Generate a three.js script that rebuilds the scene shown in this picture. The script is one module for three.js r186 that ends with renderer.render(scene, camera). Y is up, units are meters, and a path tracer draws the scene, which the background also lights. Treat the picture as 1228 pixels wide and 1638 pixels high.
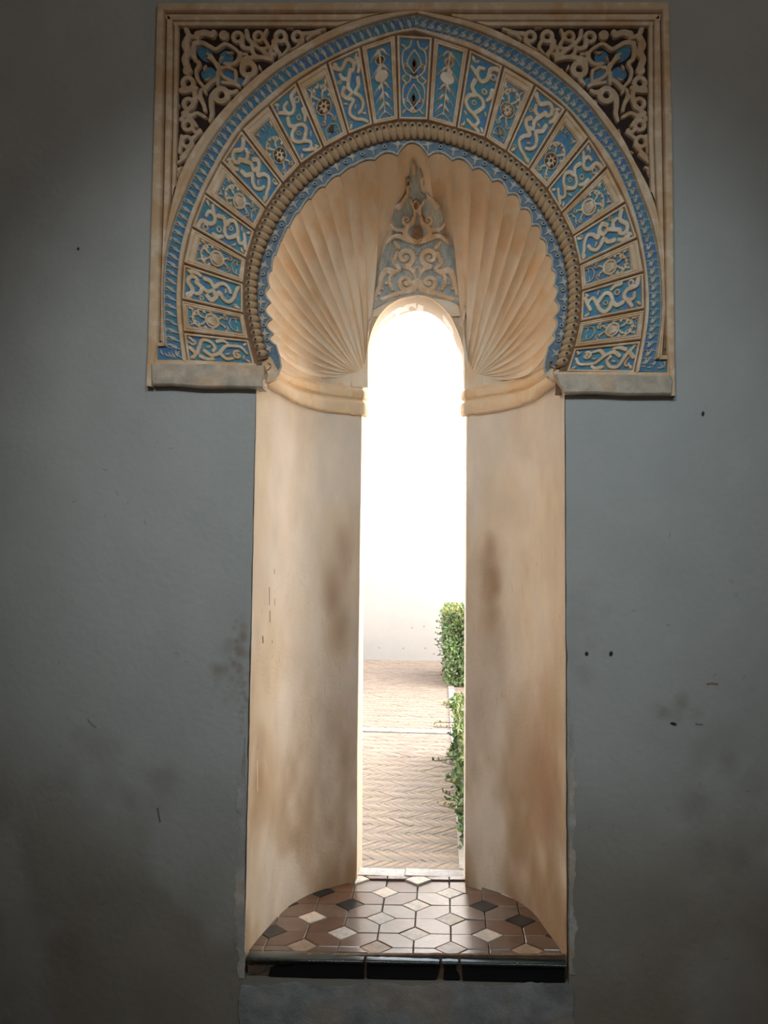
import * as THREE from 'three';
import { mergeGeometries } from 'three/addons/utils/BufferGeometryUtils.js';

// ---------------------------------------------------------------- camera, sky, sun, lamps, exposure
const FW = 1228, FH = 1638, FOCAL = 1240;
const scene = new THREE.Scene();
const rad = (d) => (d * Math.PI) / 180;
const camera = new THREE.PerspectiveCamera((2 * Math.atan(FH / 2 / FOCAL) * 180) / Math.PI, FW / FH, 0.05, 80);
camera.position.set(0, 1.62, 2.41);
camera.rotation.set(rad(3.6), rad(4.2), rad(0.6), 'YXZ');
camera.updateMatrixWorld(true);

const EXPOSURE = 1.0;
const SKY = 4.2, SUN = 98, SPOT = 7.6, FILL_GLOBE = 0.85;
{
  const w = 64, h = 32, data = new Float32Array(w * h * 4);
  for (let y = 0; y < h; y++) for (let x = 0; x < w; x++) {
    const e = Math.max(0, ((y + 0.5) / h - 0.5) * 2), k = Math.pow(e, 0.6), i = (y * w + x) * 4;
    data[i] = (1.0 - 0.42 * k) * SKY; data[i + 1] = (1.0 - 0.26 * k) * SKY; data[i + 2] = (1.0 - 0.02 * k) * SKY; data[i + 3] = 1;
  }
  const sky = new THREE.DataTexture(data, w, h, THREE.RGBAFormat, THREE.FloatType);
  sky.mapping = THREE.EquirectangularReflectionMapping; sky.magFilter = THREE.LinearFilter; sky.needsUpdate = true;
  scene.background = sky;
}
const sun = new THREE.DirectionalLight(new THREE.Color().setRGB(1.0, 0.92, 0.82), SUN);
sun.position.set(-6, 11.2, 0); sun.target.position.set(0, 1.12, -3);
sun.castShadow = true; sun.shadow.radius = 9; sun.shadow.mapSize.set(2048, 2048);
Object.assign(sun.shadow.camera, { left: -12, right: 12, top: 12, bottom: -12, near: 0.5, far: 40 });
scene.add(sun, sun.target);
// two unseen ceiling spotlights behind the viewer, placed to pool light round the niche (their fittings are built at the end)
const UNSEEN_SPOTS = [
  { at: [-0.75, 3.5, 3.1], to: [-0.18, 1.86, 0], color: [0.98, 0.98, 0.95], power: SPOT },
  { at: [0.85, 3.5, 3.1], to: [-0.07, 1.86, 0], color: [0.60, 0.84, 1.0], power: SPOT * 0.97 },
];
for (const l of UNSEEN_SPOTS) {
  const s = new THREE.SpotLight(new THREE.Color().setRGB(...l.color), l.power, 0, rad(26.5), 1, 2);
  s.position.set(...l.at); s.target.position.set(...l.to);
  s.castShadow = true; s.shadow.radius = 2; s.shadow.mapSize.set(1024, 1024);
  scene.add(s, s.target);
}
// weak fill light added out of view, built as a frosted globe lamp
const FILL_GLOBE_AT = [0.1, 3.3, 2.0];
{ const l = new THREE.PointLight(new THREE.Color().setRGB(1, 0.97, 0.92), FILL_GLOBE, 0, 2); l.position.set(...FILL_GLOBE_AT); l.castShadow = true; l.shadow.radius = 5; scene.add(l); }
const renderer = new THREE.WebGLRenderer({ antialias: true });
renderer.toneMapping = THREE.LinearToneMapping;
renderer.toneMappingExposure = EXPOSURE;
renderer.shadowMap.enabled = true;

// ---------------------------------------------------------------- helpers
const V = (x, y, z) => new THREE.Vector3(x, y, z);
const lerp = (a, b, t) => a + (b - a) * t, clamp = (x, a, b) => Math.min(b, Math.max(a, x));
const smooth = (x) => { x = clamp(x, 0, 1); return x * x * (3 - 2 * x); };
function rng(seed) { let a = seed >>> 0; return () => { a = (a + 0x6d2b79f5) | 0; let t = Math.imul(a ^ (a >>> 15), 1 | a); t = (t + Math.imul(t ^ (t >>> 7), 61 | t)) ^ t; return ((t ^ (t >>> 14)) >>> 0) / 4294967296; }; }
// the point of the plane at depth z that was measured at (px, py) on the photograph
function at(px, py, z = 0) {
  const d = V(px - FW / 2, -(py - FH / 2), -FOCAL).applyMatrix4(new THREE.Matrix4().extractRotation(camera.matrixWorld));
  return camera.position.clone().addScaledVector(d, (z - camera.position.z) / d.z);
}
// wall plane, quickly: the same projective map as at(px, py, 0) with a height above the wall added
const RM = new THREE.Matrix4().extractRotation(camera.matrixWorld).elements;
function onWall(px, py, h = 0) {
  const a = px - FW / 2, b = -(py - FH / 2), c = -FOCAL;
  const dx = RM[0] * a + RM[4] * b + RM[8] * c, dy = RM[1] * a + RM[5] * b + RM[9] * c, dz = RM[2] * a + RM[6] * b + RM[10] * c;
  const t = -camera.position.z / dz;
  return [camera.position.x + dx * t, camera.position.y + dy * t, h];
}
function hash2(x, y, s) { let h = Math.imul(x | 0, 374761393) ^ Math.imul(y | 0, 668265263) ^ Math.imul(s | 0, 2147483647 ^ 40503); h = Math.imul(h ^ (h >>> 13), 1274126177); return ((h ^ (h >>> 16)) >>> 0) / 4294967296; }
function vnoise(x, y, s = 0, per = 0) {
  const ix = Math.floor(x), iy = Math.floor(y), fx = smooth(x - ix), fy = smooth(y - iy);
  const m = (v) => (per ? ((v % per) + per) % per : v);
  const a = hash2(m(ix), m(iy), s), b = hash2(m(ix + 1), m(iy), s), c = hash2(m(ix), m(iy + 1), s), d = hash2(m(ix + 1), m(iy + 1), s);
  return lerp(lerp(a, b, fx), lerp(c, d, fx), fy);
}
function fbm(x, y, s = 0, oct = 4, per = 0) { let v = 0, a = 0.5, n = 0; for (let i = 0; i < oct; i++) { v += a * vnoise(x, y, s + i * 17, per); n += a; a *= 0.5; x *= 2; y *= 2; if (per) per *= 2; } return v / n; }
function dataTexture(size, fn, srgb) {
  const d = new Uint8Array(size * size * 4);
  for (let y = 0; y < size; y++) for (let x = 0; x < size; x++) {
    const c = fn(x / size, y / size), i = (y * size + x) * 4;
    d[i] = clamp(c[0], 0, 1) * 255; d[i + 1] = clamp(c[1], 0, 1) * 255; d[i + 2] = clamp(c[2], 0, 1) * 255; d[i + 3] = 255;
  }
  const t = new THREE.DataTexture(d, size, size); t.wrapS = t.wrapT = THREE.RepeatWrapping; t.magFilter = THREE.LinearFilter; t.minFilter = THREE.LinearMipmapLinearFilter; t.generateMipmaps = true;
  if (srgb) t.colorSpace = THREE.SRGBColorSpace; t.needsUpdate = true; return t;
}
const rep = (t, sx, sy = sx) => { const c = t.clone(); c.repeat.set(sx, sy); c.needsUpdate = true; return c; };

// grain: fine bump for plaster, and mottled tone maps (white = untouched colour)
const bumpTex = dataTexture(512, (u, v) => { const a = fbm(u * 8, v * 8, 3, 6, 8), b = fbm(u * 64, v * 64, 9, 2, 64); const k = 0.7 * a + 0.3 * b; return [k, k, k]; });
const mottle = dataTexture(512, (u, v) => { const a = fbm(u * 6, v * 6, 21, 5, 6), b = fbm(u * 22, v * 22, 33, 4, 22); const k = 0.80 + 0.30 * (a - 0.5) + 0.22 * (b - 0.5), w = smooth((a - 0.5) * 5); return [k + 0.1, k + 0.07 - 0.05 * w, k + 0.04 - 0.1 * w]; }, true);
const patina = dataTexture(512, (u, v) => {   // warm stucco with ochre blotches and pale worn spots
  const a = fbm(u * 5, v * 5, 51, 5, 5), b = fbm(u * 18, v * 18, 57, 4, 18), o = smooth((a - 0.47) * 6), w = smooth((b - 0.56) * 7);
  return [0.93 - 0.03 * o + 0.03 * w, 0.90 - 0.07 * o + 0.05 * w, 0.86 - 0.12 * o + 0.09 * w].map((c) => c + (b - 0.5) * 0.08);
}, true);
const limewash = dataTexture(512, (u, v) => { const a = fbm(u * 4, v * 4, 25, 4, 4), b = fbm(u * 20, v * 20, 27, 3, 20), k = 0.965 + 0.05 * (a - 0.5) + 0.03 * (b - 0.5); return [k + 0.005, k, k - 0.006]; }, true);
const shellTone = dataTexture(512, (u, v) => { const a = fbm(u * 5, v * 5, 81, 5, 5), b = fbm(u * 18, v * 14, 83, 4, 18), o = smooth((a - 0.48) * 6), w = smooth((b - 0.52) * 6); return [0.99 - 0.02 * o, 0.965 - 0.06 * o + 0.03 * w, 0.93 - 0.11 * o + 0.06 * w]; }, true);
const pigment = dataTexture(512, (u, v) => {  // worn blue distemper: teal, cobalt and greyish rubbed patches
  const a = fbm(u * 7, v * 7, 71, 4, 7), b = fbm(u * 30, v * 30, 73, 3, 30), t = smooth((a - 0.42) * 6), w = smooth((b - 0.55) * 6);
  return [lerp(lerp(0.33, 0.32, t), 0.58, 0.45 * w), lerp(lerp(0.52, 0.57, t), 0.63, 0.45 * w), lerp(lerp(0.68, 0.65, t), 0.65, 0.45 * w)];
}, true);

const std = (o) => new THREE.MeshStandardMaterial({ roughness: 0.9, side: THREE.DoubleSide, ...o });
const col = (r, g, b) => new THREE.Color().setRGB(r, g, b);
const bump = (s, b) => ({ bumpMap: rep(bumpTex, s), bumpScale: b });
const M = {
  stucco: std({ color: col(0.93, 0.735, 0.54), map: rep(patina, 2.2), ...bump(4, 0.002) }),
  groove: std({ color: col(0.30, 0.19, 0.115), map: rep(mottle, 3), ...bump(4, 0.0015) }),
  relief: std({ color: col(0.96, 0.81, 0.64), map: rep(patina, 3.1), ...bump(8, 0.001) }),
  spandrel: std({ color: col(0.80, 0.62, 0.45), map: rep(patina, 3.1), ...bump(8, 0.001) }),
  dark: std({ color: col(0.050, 0.030, 0.024), map: rep(mottle, 4), ...bump(6, 0.002) }),
  blue: std({ color: col(1, 1, 1), map: rep(pigment, 5), ...bump(8, 0.0015) }),
  bandblue: std({ color: col(0.98, 0.90, 0.98), map: rep(pigment, 3.3), ...bump(8, 0.0015) }),
  bandleaf: std({ color: col(0.68, 0.72, 0.73), map: rep(mottle, 4) }),
  brown: std({ color: col(0.20, 0.105, 0.045), map: rep(mottle, 6) }),
  medal: std({ color: col(0.50, 0.36, 0.25), map: rep(patina, 6), ...bump(14, 0.0015) }),
  greyplaster: std({ color: col(0.78, 0.70, 0.60), map: rep(mottle, 2), ...bump(3, 0.0025) }),
  shell: std({ color: col(0.98, 0.85, 0.70), map: rep(shellTone, 1.5), ...bump(3, 0.002) }),
  crestblue: std({ color: col(0.20, 0.32, 0.46), map: rep(mottle, 6) }),
  crestpale: std({ color: col(0.66, 0.66, 0.62), map: rep(mottle, 6) }),
  arab: std({ color: col(0.95, 0.80, 0.64), map: rep(patina, 3), ...bump(8, 0.001) }),
  arabblue: std({ color: col(0.58, 0.72, 0.81), map: rep(mottle, 4) }),
  amber: std({ color: col(0.62, 0.36, 0.15), map: rep(mottle, 5) }),
  white: std({ color: col(0.86, 0.85, 0.83), map: rep(limewash, 0.3), ...bump(0.8, 0.002) }),
  inner: std({ color: col(0.70, 0.68, 0.65) }),
  stone: std({ color: col(0.40, 0.40, 0.40), roughness: 0.7, map: rep(mottle, 3) }),
};
const names = new Map();
function numbered(n) { const k = names.get(n) || 0; names.set(n, k + 1); return k ? n + '_' + String(k).padStart(3, '0') : n; }
function add(geo, name, mat, parent = scene, data) {
  const m = new THREE.Mesh(geo, mat); m.name = parent === scene ? numbered(name) : name;
  m.castShadow = m.receiveShadow = true; parent.add(m); if (data) Object.assign(m.userData, data); return m;
}
function thing(name, label, category, group, pos = [0, 0, 0]) {
  const g = new THREE.Group(); g.name = numbered(name); g.position.set(...pos); g.userData = { label, category }; if (group) g.userData.group = group;
  scene.add(g); return g;
}
const STRUCT = { kind: 'structure' };
function geom(pos, idx, uv) {
  const g = new THREE.BufferGeometry();
  g.setAttribute('position', new THREE.Float32BufferAttribute(pos, 3)); g.setIndex(idx);
  if (!uv) { uv = []; for (let i = 0; i < pos.length; i += 3) uv.push(pos[i], pos[i + 1]); }
  g.setAttribute('uv', new THREE.Float32BufferAttribute(uv, 2)); g.computeVertexNormals(); return g;
}
// grid of nu x nv cells through fn(u, v) -> [x, y, z]
function grid(nu, nv, fn, uvfn) {
  const pos = [], uv = [], idx = [];
  for (let j = 0; j <= nv; j++) for (let i = 0; i <= nu; i++) { const p = fn(i / nu, j / nv); pos.push(p[0], p[1], p[2]); const q = uvfn ? uvfn(i / nu, j / nv, p) : [p[0], p[1]]; uv.push(q[0], q[1]); }
  for (let j = 0; j < nv; j++) for (let i = 0; i < nu; i++) { const a = j * (nu + 1) + i, b = a + 1, c = a + nu + 1, d = c + 1; idx.push(a, b, d, a, d, c); }
  return geom(pos, idx, uv);
}
// box with world-sized uv
function box(x0, x1, y0, y1, z0, z1) {
  const g = new THREE.BoxGeometry(x1 - x0, y1 - y0, z1 - z0); g.translate((x0 + x1) / 2, (y0 + y1) / 2, (z0 + z1) / 2); return boxUV(g);
}
function boxUV(g) {
  const p = g.attributes.position, n = g.attributes.normal, uv = new Float32Array(p.count * 2);
  for (let i = 0; i < p.count; i++) {
    const ax = Math.abs(n.getX(i)), ay = Math.abs(n.getY(i)), az = Math.abs(n.getZ(i));
    uv[2 * i] = ax > ay && ax > az ? p.getZ(i) : p.getX(i); uv[2 * i + 1] = ay >= ax && ay >= az ? p.getZ(i) : p.getY(i);
  }
  g.setAttribute('uv', new THREE.BufferAttribute(uv, 2)); return g;
}
// polylines in photo pixels of the wall plane
function resample(pts, n) {
  const L = [0]; for (let i = 1; i < pts.length; i++) L.push(L[i - 1] + Math.hypot(pts[i][0] - pts[i - 1][0], pts[i][1] - pts[i - 1][1]));
  const T = L[L.length - 1], out = []; let k = 0;
  for (let i = 0; i <= n; i++) { const s = (T * i) / n; while (k < pts.length - 2 && L[k + 1] < s) k++; const t = (s - L[k]) / Math.max(1e-9, L[k + 1] - L[k]); out.push([lerp(pts[k][0], pts[k + 1][0], t), lerp(pts[k][1], pts[k + 1][1], t)]); }
  return out;
}
const curve2 = (pts, n) => new THREE.CatmullRomCurve3(pts.map((p) => V(p[0], p[1], 0)), false, 'centripetal').getPoints(n * 3).map((p) => [p.x, p.y]);
const smoothLine = (pts, n) => resample(curve2(pts, n), n);
// moulding between two polylines A and B (same count) with a profile of [t across, height]
function strip(A, B, profile) {
  const n = A.length - 1, pos = [], idx = [], m = profile.length;
  for (let i = 0; i <= n; i++) for (const [t, h] of profile) pos.push(...onWall(lerp(A[i][0], B[i][0], t), lerp(A[i][1], B[i][1], t), h));
  for (let i = 0; i < n; i++) for (let k = 0; k < m - 1; k++) { const a = i * m + k, b = a + 1, c = a + m, d = c + 1; idx.push(a, b, d, a, d, c); }
  return geom(pos, idx);
}
const roundProfile = (h0, h1, e = 0.18) => [[0, h0], [0.01, lerp(h0, h1, 0.5)], [e * 0.45, lerp(h0, h1, 0.88)], [e, h1], [1 - e, h1], [1 - e * 0.45, lerp(h0, h1, 0.88)], [0.99, lerp(h0, h1, 0.5)], [1, h0]];
// flat polygon (photo pixels of the wall plane) at height h, with sides down to h - depth
function plate(pts, h, depth = 0, warp = onWall) {
  const cont = pts.map((p) => new THREE.Vector2(p[0], p[1])); const tri = THREE.ShapeUtils.triangulateShape(cont, []);
  const pos = [], idx = []; const n = pts.length;
  for (const p of pts) pos.push(...warp(p[0], p[1], h));
  const area = THREE.ShapeUtils.area(cont);
  for (const t of tri) idx.push(...t);
  if (depth) { for (const p of pts) pos.push(...warp(p[0], p[1], h)); for (const p of pts) pos.push(...warp(p[0], p[1], h - depth)); for (let i = 0; i < n; i++) { const j = (i + 1) % n; idx.push(n + i, 2 * n + i, 2 * n + j, n + i, 2 * n + j, n + j); } }
  return geom(pos, idx);
}

// ---- carved relief: strokes drawn as a signed distance field, meshed where it is positive
class Carving {
  constructor(w, h, cell) { this.cell = cell; this.nx = Math.ceil(w / cell); this.ny = Math.ceil(h / cell); this.w = w; this.h = h; this.f = new Float32Array((this.nx + 1) * (this.ny + 1)).fill(-9); }
  each(x0, y0, x1, y1, fn) {
    const c = this.cell, i0 = Math.max(0, Math.floor(x0 / c)), i1 = Math.min(this.nx, Math.ceil(x1 / c)), j0 = Math.max(0, Math.floor(y0 / c)), j1 = Math.min(this.ny, Math.ceil(y1 / c));
    for (let j = j0; j <= j1; j++) for (let i = i0; i <= i1; i++) { const k = j * (this.nx + 1) + i; this.f[k] = fn(this.f[k], i * c, j * c); }
  }
  stroke(pts, w0, w1 = w0, cut = false) {
    const n = pts.length - 1;
    for (let s = 0; s < n; s++) {
      const [ax, ay] = pts[s], [bx, by] = pts[s + 1], ra = lerp(w0, w1, s / n) / 2, rb = lerp(w0, w1, (s + 1) / n) / 2, dx = bx - ax, dy = by - ay, l2 = dx * dx + dy * dy || 1e-9, m = Math.max(ra, rb) + 2;
      this.each(Math.min(ax, bx) - m, Math.min(ay, by) - m, Math.max(ax, bx) + m, Math.max(ay, by) + m, (f, x, y) => {
        const t = clamp(((x - ax) * dx + (y - ay) * dy) / l2, 0, 1), d = lerp(ra, rb, t) - Math.hypot(x - ax - dx * t, y - ay - dy * t);
        return cut ? Math.min(f, -d) : Math.max(f, d);
      });
    }
    return this;
  }
  disc(x, y, r, cut = false, ry = r, ang = 0) {
    const m = Math.max(r, ry) + 2, c = Math.cos(ang), s = Math.sin(ang);
    this.each(x - m, y - m, x + m, y + m, (f, px, py) => { const u = ((px - x) * c + (py - y) * s) / r, v = (-(px - x) * s + (py - y) * c) / ry, q = Math.hypot(u, v), d = (1 - q) * Math.min(r, ry); return cut ? Math.min(f, -d) : Math.max(f, d); });
    return this;
  }
  ring(x, y, r, w) { this.each(x - r - w - 2, y - r - w - 2, x + r + w + 2, y + r + w + 2, (f, px, py) => Math.max(f, w / 2 - Math.abs(Math.hypot(px - x, py - y) - r))); return this; }
  spiral(x, y, r, turns, a0, dir, w0, w1) {   // from the outside in
    const pts = [], n = Math.ceil(22 * turns); for (let i = 0; i <= n; i++) { const t = i / n, q = r * Math.pow(1 - t, 0.9), a = a0 + dir * t * turns * Math.PI * 2; pts.push([x + Math.cos(a) * q, y + Math.sin(a) * q]); }
    return this.stroke(pts, w0, w1);
  }
  leaf(x, y, a, l, w) { const c = Math.cos(a), s = Math.sin(a); const p = []; for (let i = 0; i <= 6; i++) { const t = i / 6; p.push([x + c * l * t - s * 0.12 * l * Math.sin(t * 3), y + s * l * t + c * 0.12 * l * Math.sin(t * 3)]); } const n = p.length - 1; for (let i = 0; i < n; i++) { const f = (t) => w * Math.sin(Math.PI * clamp(0.12 + 0.86 * t, 0, 1)); this.stroke([p[i], p[i + 1]], f(i / n), f((i + 1) / n)); } return this; }
  clipPoly(poly, margin = 0) {
    this.each(0, 0, this.w + 9, this.h + 9, (f, x, y) => { let ins = false, d = 1e9; for (let i = 0, j = poly.length - 1; i < poly.length; j = i++) { const [ax, ay] = poly[j], [bx, by] = poly[i]; if ((by > y) !== (ay > y) && x < ((ax - bx) * (y - by)) / (ay - by) + bx) ins = !ins; const dx = bx - ax, dy = by - ay, t = clamp(((x - ax) * dx + (y - ay) * dy) / (dx * dx + dy * dy), 0, 1); d = Math.min(d, Math.hypot(x - ax - dx * t, y - ay - dy * t)); } return Math.min(f, (ins ? d : -d) - margin); });
    return this;
  }
  // fn(x, y, h) -> [x, y, z]; H height, r rounding in pixels, base height of the foot
  mesh(fn, H, base, r = 1.6) {
    const { nx, ny, f, cell } = this, pos = [], idx = [], cache = new Map(), W1 = nx + 1;
    const height = (d) => { const t = clamp(d / r, 0, 1); return base + H * Math.sqrt(1 - (1 - t) * (1 - t)); };
    const corner = (i, j) => { const k = j * W1 + i; if (!cache.has(k)) { cache.set(k, pos.length / 3); pos.push(...fn(i * cell, j * cell, height(f[k]))); } return cache.get(k); };
    const cross = (i0, j0, i1, j1) => {
      const a = j0 * W1 + i0, b = j1 * W1 + i1, key = 'e' + Math.min(a, b) + '_' + Math.max(a, b);
      if (!cache.has(key)) { const t = f[a] / (f[a] - f[b]); cache.set(key, pos.length / 3); pos.push(...fn(lerp(i0, i1, t) * cell, lerp(j0, j1, t) * cell, base)); } return cache.get(key);
    };
    for (let j = 0; j < ny; j++) for (let i = 0; i < nx; i++) {
      const c = [[i, j], [i + 1, j], [i + 1, j + 1], [i, j + 1]], s = c.map(([a, b]) => f[b * W1 + a] > 0); if (!s.some(Boolean)) continue;
      const poly = []; for (let k = 0; k < 4; k++) { const a = c[k], b = c[(k + 1) % 4]; if (s[k]) poly.push(corner(...a)); if (s[k] !== s[(k + 1) % 4]) poly.push(cross(...a, ...b)); }
      for (let k = 1; k < poly.length - 1; k++) idx.push(poly[0], poly[k], poly[k + 1]);
    }
    return geom(pos, idx);
  }
}
//==STRUCTURE==
// ---------------------------------------------------------------- measured outlines of the niche
const XL = -0.589, XR = 0.380, SLL = -0.310, SLR = 0.098, DEPTH = 0.565, THICK = 0.765;   // niche edges, slit edges, depth of the niche, of the wall
const sillY = (x) => 0.41 + 0.0279 * (x + 0.59);
const PLAN = new THREE.CatmullRomCurve3([[0, 0], [0.025, 0.11], [0.065, 0.24], [0.113, 0.36], [0.165, 0.49], [0.228, 0.60], [0.325, 0.70], [0.44, 0.79], [0.57, 0.855], [0.73, 0.915], [0.87, 0.965], [1, 1]].map(([u, w]) => V(u, w, 0)), false, 'centripetal');
function plan(side, t, inward = 0) {
  const p = PLAN.getPoint(t), q0 = PLAN.getPoint(Math.max(0, t - 0.02)), q1 = PLAN.getPoint(Math.min(1, t + 0.02));
  const e = side < 0 ? XL : XR, s = side < 0 ? SLL : SLR;
  const X = (q) => lerp(e, s, q.x), Z = (q) => -DEPTH * q.y;
  let tx = X(q1) - X(q0), tz = Z(q1) - Z(q0); const l = Math.hypot(tx, tz); tx /= l; tz /= l;
  let nx = -tz, nz = tx; if (side > 0) { nx = -nx; nz = -nz; }     // towards the middle of the niche
  return [X(p) + nx * inward, Z(p) + nz * inward];
}
// ring round the mouth of the hood, in photo pixels of the wall plane, in polar form about (660, 465)
const RC = [660, 465];
function polarCurve(pts) {
  const a = pts.map(([x, y]) => [Math.atan2(x - RC[0], RC[1] - y), Math.hypot(x - RC[0], y - RC[1])]).sort((p, q) => p[0] - q[0]);
  const raw = (t) => { if (t <= a[0][0]) return a[0][1]; for (let i = 1; i < a.length; i++) if (t <= a[i][0]) { const k = (t - a[i - 1][0]) / Math.max(1e-6, a[i][0] - a[i - 1][0]); return lerp(a[i - 1][1], a[i][1], k); } return a[a.length - 1][1]; };
  const f = (t, d = 0) => { let r = 0; for (let k = -3; k <= 3; k++) r += raw(t + k * 0.045); r = r / 7 + d; return [RC[0] + Math.sin(t) * r, RC[1] - Math.cos(t) * r]; };
  f.lo = a[0][0]; f.hi = a[a.length - 1][0]; return f;
}
const ringOut = polarCurve([[401, 405], [392, 449], [391, 476.5], [394.5, 504], [401, 530], [407.5, 563], [412, 579], [481, 271], [452.5, 299.5], [428, 336], [408, 375], [398, 417], [523, 242], [560.5, 218.7], [597.6, 205], [635, 197], [683, 199], [728, 209], [768, 224], [808.5, 247], [846, 276], [872.5, 306], [897, 345], [915.5, 383], [924.6, 428.5], [927, 449.5], [927, 489], [921.6, 534], [915, 559], [905.5, 586]]);
const ringIn = polarCurve([[422, 403], [412.4, 442], [411, 473], [412.4, 498], [417, 524], [424, 550], [429, 573], [507, 281], [484, 301], [460, 327], [446, 354], [429, 385.5], [416, 419], [551, 250], [588, 233], [628.5, 224], [670, 222], [702, 225], [729.6, 234], [756, 245], [788, 259], [815, 280.6], [846, 308], [858, 329.5], [884, 367], [894.7, 393], [905, 426], [906.5, 436.5], [908.4, 462.6], [908.6, 490], [904.7, 518.6], [899.5, 543], [893, 568], [886, 591.6]]);
const ringPts = (f, a, b, n, d = 0) => Array.from({ length: n + 1 }, (_, i) => f(lerp(a, b, i / n), d));

// ---------------------------------------------------------------- room
const wallTex = (() => {   // old limewash of the inner wall: stains, scratches, chips and scuffs where the photograph has them
  const S = 1536, cv = document.createElement('canvas'); cv.width = S; cv.height = S; const g = cv.getContext('2d');
  const X0 = -2.2, Y0 = -0.1, SZ = 4.2, r = rng(5);
  const im = g.createImageData(S, S);
  for (let y = 0; y < S; y++) for (let x = 0; x < S; x++) {
    const u = (x / S) * SZ, v = (1 - y / S) * SZ, a = fbm(u * 2.1, v * 2.1, 5, 4), b = fbm(u * 9, v * 7, 6, 3), k = 214 + 16 * (a - 0.5) + 12 * (b - 0.5);
    // damp, dirtier zone in the lower wall with a wandering edge
    const edge = 0.95 + 0.5 * (fbm(u * 1.6, v * 0.6, 8, 3) - 0.5), d = smooth((edge - v + 0.18) * 2.2) * (0.4 + 0.6 * smooth((fbm(u * 2.6, v * 2.6, 12, 4) - 0.36) * 5));
    const i = (y * S + x) * 4; im.data[i] = k - 30 * d; im.data[i + 1] = k + 1 - 38 * d; im.data[i + 2] = k - 1 - 48 * d; im.data[i + 3] = 255;
  }
  g.putImageData(im, 0, 0);
  const P = (px, py) => { const w = onWall(px, py); return [((w[0] - X0) / SZ) * S, (1 - (w[1] - Y0) / SZ) * S]; };
  const blot = (px, py, rx, ry, c, a) => { const [x, y] = P(px, py), k = S / SZ / 515; for (let i = 0; i < 26; i++) { const q = r() * 6.28, d = Math.sqrt(r()), R = (0.25 + r() * 0.4) * Math.min(rx, ry) * k; g.globalAlpha = a * (0.3 + 0.7 * r()); const X = x + Math.cos(q) * d * rx * k, Y = y + Math.sin(q) * d * ry * k, gr = g.createRadialGradient(X, Y, 0, X, Y, R); gr.addColorStop(0, c); gr.addColorStop(1, 'rgba(120,100,85,0)'); g.fillStyle = gr; g.fillRect(X - R, Y - R, 2 * R, 2 * R); } g.globalAlpha = 1; };
  blot(382, 1030, 16, 45, '#b07a5c', 0.35); blot(388, 1110, 10, 60, '#9a6a50', 0.35); blot(360, 1070, 26, 60, '#b79c88', 0.2);
  blot(1080, 1130, 40, 24, '#a98e80', 0.14); blot(940, 1010, 30, 90, '#b5a598', 0.14); blot(1150, 1290, 70, 110, '#847a70', 0.16); blot(160, 1240, 120, 70, '#8a7c6c', 0.16); blot(240, 1480, 170, 120, '#8a7c6c', 0.14);
  const scratch = (px, py, dx, dy, c, w) => { const [x, y] = P(px, py), [x1, y1] = P(px + dx, py + dy); g.strokeStyle = c; g.lineWidth = w; g.beginPath(); g.moveTo(x, y); g.quadraticCurveTo(lerp(x, x1, 0.5) + (r() - 0.5) * 5, lerp(y, y1, 0.5) + (r() - 0.5) * 5, x1, y1); g.stroke(); };
  scratch(50, 1278, 10, 40, '#cfcac2', 1.4); scratch(1130, 1095, 18, 0, '#a4685a', 1.6); scratch(252, 1292, 4, 24, '#74706a', 1.6); scratch(140, 1150, 14, 14, '#8d8880', 1.2); scratch(1112, 1158, 12, 1, '#77736e', 1.3);
  for (let i = 0; i < 90; i++) { const px = r() * 380 + (r() < 0.5 ? 0 : 890), py = 700 + r() * 900; scratch(px, py, (r() - 0.5) * 16, (r() - 0.5) * 16, r() < 0.6 ? 'rgba(230,228,222,0.35)' : 'rgba(90,84,78,0.4)', 0.8); }
  for (let i = 0; i < 60; i++) { const px = 372 + r() * 26, py = 1120 + r() * 440; scratch(px, py, (r() - 0.5) * 12, (r() - 0.5) * 20, 'rgba(225,228,226,0.55)', 1.1); }
  g.fillStyle = '#2b2622';
  for (const [px, py, rx, ry] of [[938, 1046, 2.6, 3.2], [977, 1046, 2.6, 4], [1077, 1158, 5, 2.2], [125, 398, 2.2, 2.6], [1124, 662, 2, 4]]) { const [x, y] = P(px, py), k = S / SZ / 515; g.beginPath(); g.ellipse(x, y, rx * k, ry * k, 0.2, 0, 7); g.fill(); }
  const t = new THREE.CanvasTexture(cv); t.colorSpace = THREE.SRGBColorSpace; t.wrapS = t.wrapT = THREE.ClampToEdgeWrapping; t.userData = { X0, Y0, SZ }; return t;
})();
M.wall = std({ color: col(0.71, 0.71, 0.695), map: wallTex, bumpMap: rep(bumpTex, 4), bumpScale: 0.0035, roughness: 0.95 });
const wallUV = (g) => { const p = g.attributes.position, uv = new Float32Array(p.count * 2), { X0, Y0, SZ } = wallTex.userData; for (let i = 0; i < p.count; i++) { uv[2 * i] = (p.getX(i) - X0) / SZ; uv[2 * i + 1] = (p.getY(i) - Y0) / SZ; } g.setAttribute('uv', new THREE.BufferAttribute(uv, 2)); return g; };
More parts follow.
